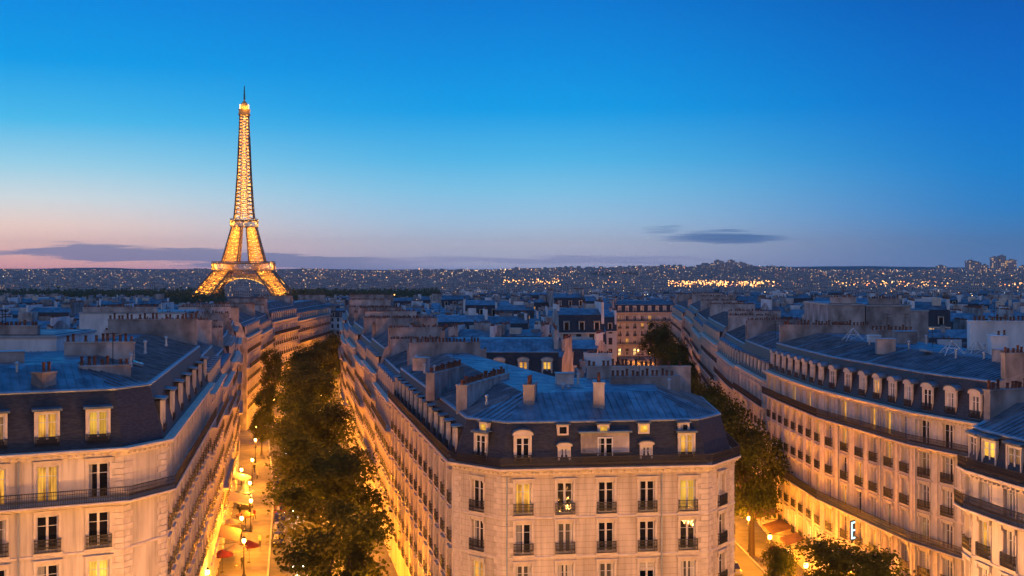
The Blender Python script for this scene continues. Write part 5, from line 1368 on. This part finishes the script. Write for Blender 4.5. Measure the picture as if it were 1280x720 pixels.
# people: one skinned surface each
def person_mesh(seed, coat, stride, hat=False):
    me = bpy.data.meshes.new('tmp'); s = stride
    J = [(0, 0, .95), (0, 0, 1.15), (0, .01, 1.38), (0, .01, 1.50), (0, -.02, 1.58), (0, -.03, 1.70),
         (.1, 0, .90), (.11, -.16*s, .50), (.11, -.10*s+.12*max(0, -s), .08), (.11, -.24*s, .03),
         (-.1, 0, .90), (-.11, .12*s, .50), (-.11, .30*s, .10), (-.11, .20*s, .04),
         (.19, .01, 1.40), (.25, .10*s, 1.14), (.24, -.02+.04*s, .90), (.23, -.05+.04*s, .80), (-.19, .01, 1.40), (-.25, -.10*s, 1.14), (-.24, -.12*s-.02, .90), (-.23, -.15*s-.03, .80)]
    E = [(0, 1), (1, 2), (2, 3), (3, 4), (4, 5), (0, 6), (6, 7), (7, 8), (8, 9), (0, 10), (10, 11), (11, 12), (12, 13), (2, 14), (14, 15), (15, 16), (16, 17), (2, 18), (18, 19), (19, 20), (20, 21)]
    Rr = [.15, .15, .17, .07, .085, .085, .105, .075, .05, .045, .105, .075, .05, .045, .075, .058, .045, .04, .075, .058, .045, .04]
    me.from_pydata(J, E, []); o = bpy.data.objects.new('tmp', me); COL.objects.link(o)
    md = o.modifiers.new('skin', 'SKIN'); o.modifiers.new('sub', 'SUBSURF').levels = 2
    if not me.skin_vertices: return None
    for i, r in enumerate(Rr): me.skin_vertices[0].data[i].radius = (r, r*.82)
    me.skin_vertices[0].data[0].use_root = True
    dg = bpy.context.evaluated_depsgraph_get(); dg.update()
    out = bpy.data.meshes.new_from_object(o.evaluated_get(dg)); out.name = 'person'
    bpy.data.objects.remove(o); out.materials.clear()
    for k in ('skin', coat, 'jeans', 'hair'): out.materials.append(M[k])
    for p in out.polygons:
        c = p.center; z = c.z
        p.material_index = 3 if z > 1.62 and (c.y > -.05 or z > 1.72) else 0 if z > 1.49 or (z < .86 and abs(c.x) > .19) else 1 if z > .84 else 2
        p.use_smooth = True
    return out
def add_person(x, y, me, rz, label, group=None):
    o = link('person', me, None, (x, y, .13), rz); tag(o, label, 'person', group)
try:
    PM = [person_mesh(1, 'coat_a', 1.0), person_mesh(2, 'coat_b', -.7), person_mesh(3, 'coat_c', .6), person_mesh(4, 'coat_a', .2)]
except Exception as e_: print('people failed', e_); PM = [None]
if all(PM):
    for k, (x, y, m, rz, l) in enumerate(((-35.0, 158.5, 0, 0, 'person in dark coat walking alone near the nearest lamp'), (-36.8, 163, 3, 2, 'person in dark coat standing by the red parasols'), (-33.8, 161, 2, 3, 'person in beige coat walking on the left pavement'),
        (-39, 175, 0, 1, 'person in dark coat walking past the cream awning'), (-38.2, 178, 1, 2.5, 'person in red coat on the left pavement beyond the parasols'), (-41, 181, 3, 4, 'person in dark coat before the domed kiosk'),
        (-33.5, 149.0, 3, 1, 'person in dark coat under the cream parasol'), (-36.4, 145.0, 0, 5, 'person in dark coat at the nearest red parasol'), (-45, 212, 2, 2, 'person in beige coat far up the left pavement'), (-47, 219, 0, 0, 'person in dark coat farthest up the left pavement'),
        (32.0, 152, 0, 1, 'person in dark coat by the brown awnings'), (33.5, 155, 1, 3, 'person in red coat under the brown awning'))):
        add_person(x, y, PM[m], rz, l)

# parked cars
def car_meshes(paint):
    B = MB(); y0, y1 = -2.1, 2.1
    sec = [(-2.12, .35, .62, .72), (-2.0, .28, .80, .80), (-1.2, .22, .86, .86), (-.75, .22, .93, .87), (1.2, .22, .96, .88), (1.95, .26, .92, .84), (2.12, .36, .72, .76)]
    rows_ = [[(-w*.96, y, zb), (-w, y, (zb+zt)/2), (-w*.93, y, zt), (w*.93, y, zt), (w, y, (zb+zt)/2), (w*.96, y, zb)] for y, zb, zt, w in sec]
    for a, b in zip(rows_, rows_[1:]):
        for i in range(6): B.face([a[i], a[(i+1) % 6], b[(i+1) % 6], b[i]])
    B.face(rows_[0]); B.face(rows_[-1][::-1])
    B.hexa([(-.62, -.35, 1.40), (.62, -.35, 1.40), (.62, 1.15, 1.40), (-.62, 1.15, 1.40), (-.58, -.25, 1.45), (.58, -.25, 1.45), (.58, 1.05, 1.45), (-.58, 1.05, 1.45)])
    for s in (-1, 1):
        for (a, b) in (((s*.78, -1.05, .9), (s*.6, -.33, 1.42)), ((s*.8, .45, .93), (s*.61, .42, 1.42)), ((s*.78, 1.85, .92), (s*.6, 1.13, 1.42))): B.beam(a, b, .07)
    G = MB(); G.hexa([(-.80, -1.05, .9), (.80, -1.05, .9), (.80, 1.85, .9), (-.80, 1.85, .9), (-.6, -.36, 1.41), (.6, -.36, 1.41), (.6, 1.15, 1.41), (-.6, 1.15, 1.41)])
    Wm = MB(); Wm.lathe([(.16, -.1), (.31, -.1), (.33, -.06), (.33, .06), (.31, .1), (.16, .1)], 14)
    Wm.v = [(z, x, y) for x, y, z in Wm.v]
    H = MB(); H.box(-.12, .12, -.03, .03, -.07, .07)
    return B.mesh('body', [paint]), G.mesh('windscreen', ['p_dark']), Wm.mesh('wheel', ['tyre']), H.mesh('headlight', ['white'])
M['car_dark'] = surf('dark_car_paint', (.012, .012, .014), (.016, .016, .018), 1, .25, spec=.6); M['car_grey'] = surf('grey_car_paint', (.16, .165, .17), (.18, .185, .19), 1, .3, metal=.5); M['car_red'] = surf('red_car_paint', (.2, .012, .012), (.23, .016, .016), 1, .25)
CM = {k: car_meshes(k) for k in ('car_dark', 'car_grey', 'car_red')}
def car(x, y, rz, paint, label, group='cars parked along the kerb'):
    r = thing('car', label, 'car', (x, y, .005), rz, group); B, G, Wm, H = CM[paint]
    link('body', B, r); link('windscreen', G, r)
    for sx in (-1, 1):
        for yy in (-1.3, 1.35): link('wheel', Wm, r, (sx*.76, yy, .33))
        link('headlight', H, r, (sx*.6, -2.08, .66))
for k, (y, c, l) in enumerate(((163, 'car_dark', 'dark car nearest in the row parked by the left kerb'), (169.5, 'car_grey', 'grey car parked behind the nearest dark one at the left kerb'), (176, 'car_dark', 'dark car parked between the grey and the red one'), (182.5, 'car_red', 'red car parked at the left kerb of the avenue'),
    (190, 'car_dark', 'dark car parked just past the red one'), (197, 'car_grey', 'grey car parked beyond the domed kiosk'), (205, 'car_dark', 'dark car parked second from the far end of the kerb row'), (214, 'car_dark', 'dark car parked farthest up the left kerb'))):
    d = atan2(XL(y+3)-XL(y-3), 6); car(XL(y)+7.5, y, -d, c, l)
for k, (x, y, c, l) in enumerate(((27.4, 160, 'car_dark', 'dark car standing in the side street under the trees'), (27.0, 147, 'car_grey', 'grey car in the side street near the awnings'))): car(x, y, .05, c, l, 'cars in the side street')

M['headlamp'] = emit('lit_headlamp', (1, .86, .6), 14, False); M['taillamp'] = emit('lit_tail_lamp', (1, .04, .02), 5, False)
def moving(x, y, rz, paint, label):
    car(x, y, rz, paint, label, 'cars driving on the avenue'); r = [o for o in COL.objects if o.get('label') == label][0]
    for ch in r.children:
        if ch.name.startswith('headlight'):
            ch.data = cached('lit_head', lambda: (lambda mb: (mb.box(-.13, .13, -.04, .03, -.08, .08), mb.mesh('headlight', ['headlamp']))[1])(MB()))
    tl = cached('lit_tail', lambda: (lambda mb: (mb.box(-.12, .12, -.03, .04, -.07, .09), mb.mesh('tail_light', ['taillamp']))[1])(MB()))
    for sx in (-1, 1): link('tail_light', tl, r, (sx*.6, 2.09, .68))
    l = bpy.data.lights.new('headlight_beam', 'SPOT'); l.energy = 900; l.color = (1, .85, .6); l.spot_size = radians(75); l.spot_blend = .6; l.shadow_soft_size = .1
    o = link('headlight_beam', l, r, (0, -2.3, .68)); o.rotation_euler = (radians(80), 0, pi)
for (y, o, c, lab, back) in ((150, 10.0, 'car_dark', 'dark car with lit headlights coming nearest down the avenue', 0), (184, 10.0, 'car_grey', 'grey car with lit headlights second down the avenue', 0), (212, 12.8, 'car_dark', 'dark car with red tail lights driving away up the avenue', 1), (246, 10.0, 'car_dark', 'dark car with lit headlights farthest up the avenue', 0)):
    d = atan2(XL(y+3)-XL(y-3), 6); moving(XL(y)+o, y, -d+pi*back, c, lab)
# blue-white letter sign on the curved building
M['neon'] = emit('blue_white_tube', (.45, .85, 1), 2.2, False)
sg = thing('neon_sign', 'pale blue glowing vertical letter sign on the curved facade above the tree', 'sign', (36.5, 128.3, 8.4), .75)
mb = MB(); mb.box(-.42, .42, .05, .16, 0, 2.1); mb.build('sign_panel', ['iron'], sg)
mb = MB(); mb.box(-.34, -.18, -.02, .05, .15, 1.95)
for z in (.15, .97, 1.79): mb.box(-.18, .34, -.02, .05, z, z+.16)
mb.build('lettering', ['neon'], sg)

# ------------------------------------------------------------------ haze over the whole city
def haze():
    mb = MB(); mb.box(-9200, 9200, -360, 13800, -16.5, 345)
    m, nt, N, L, B = new_mat('haze_air'); N.remove(B)
    p = N.new('ShaderNodeVolumePrincipled'); p.inputs['Density'].default_value = HAZE; p.inputs['Color'].default_value = (.78, .82, .88, 1); p.inputs['Anisotropy'].default_value = .1
    L.new(p.outputs[0], N['Material Output'].inputs['Volume']); M['haze'] = m
    o = mb.build('haze', ['haze']); tag(o, 'thin blue evening haze over the whole city', 'haze', None, 'stuff')
HAZE = 4.5e-5
haze()
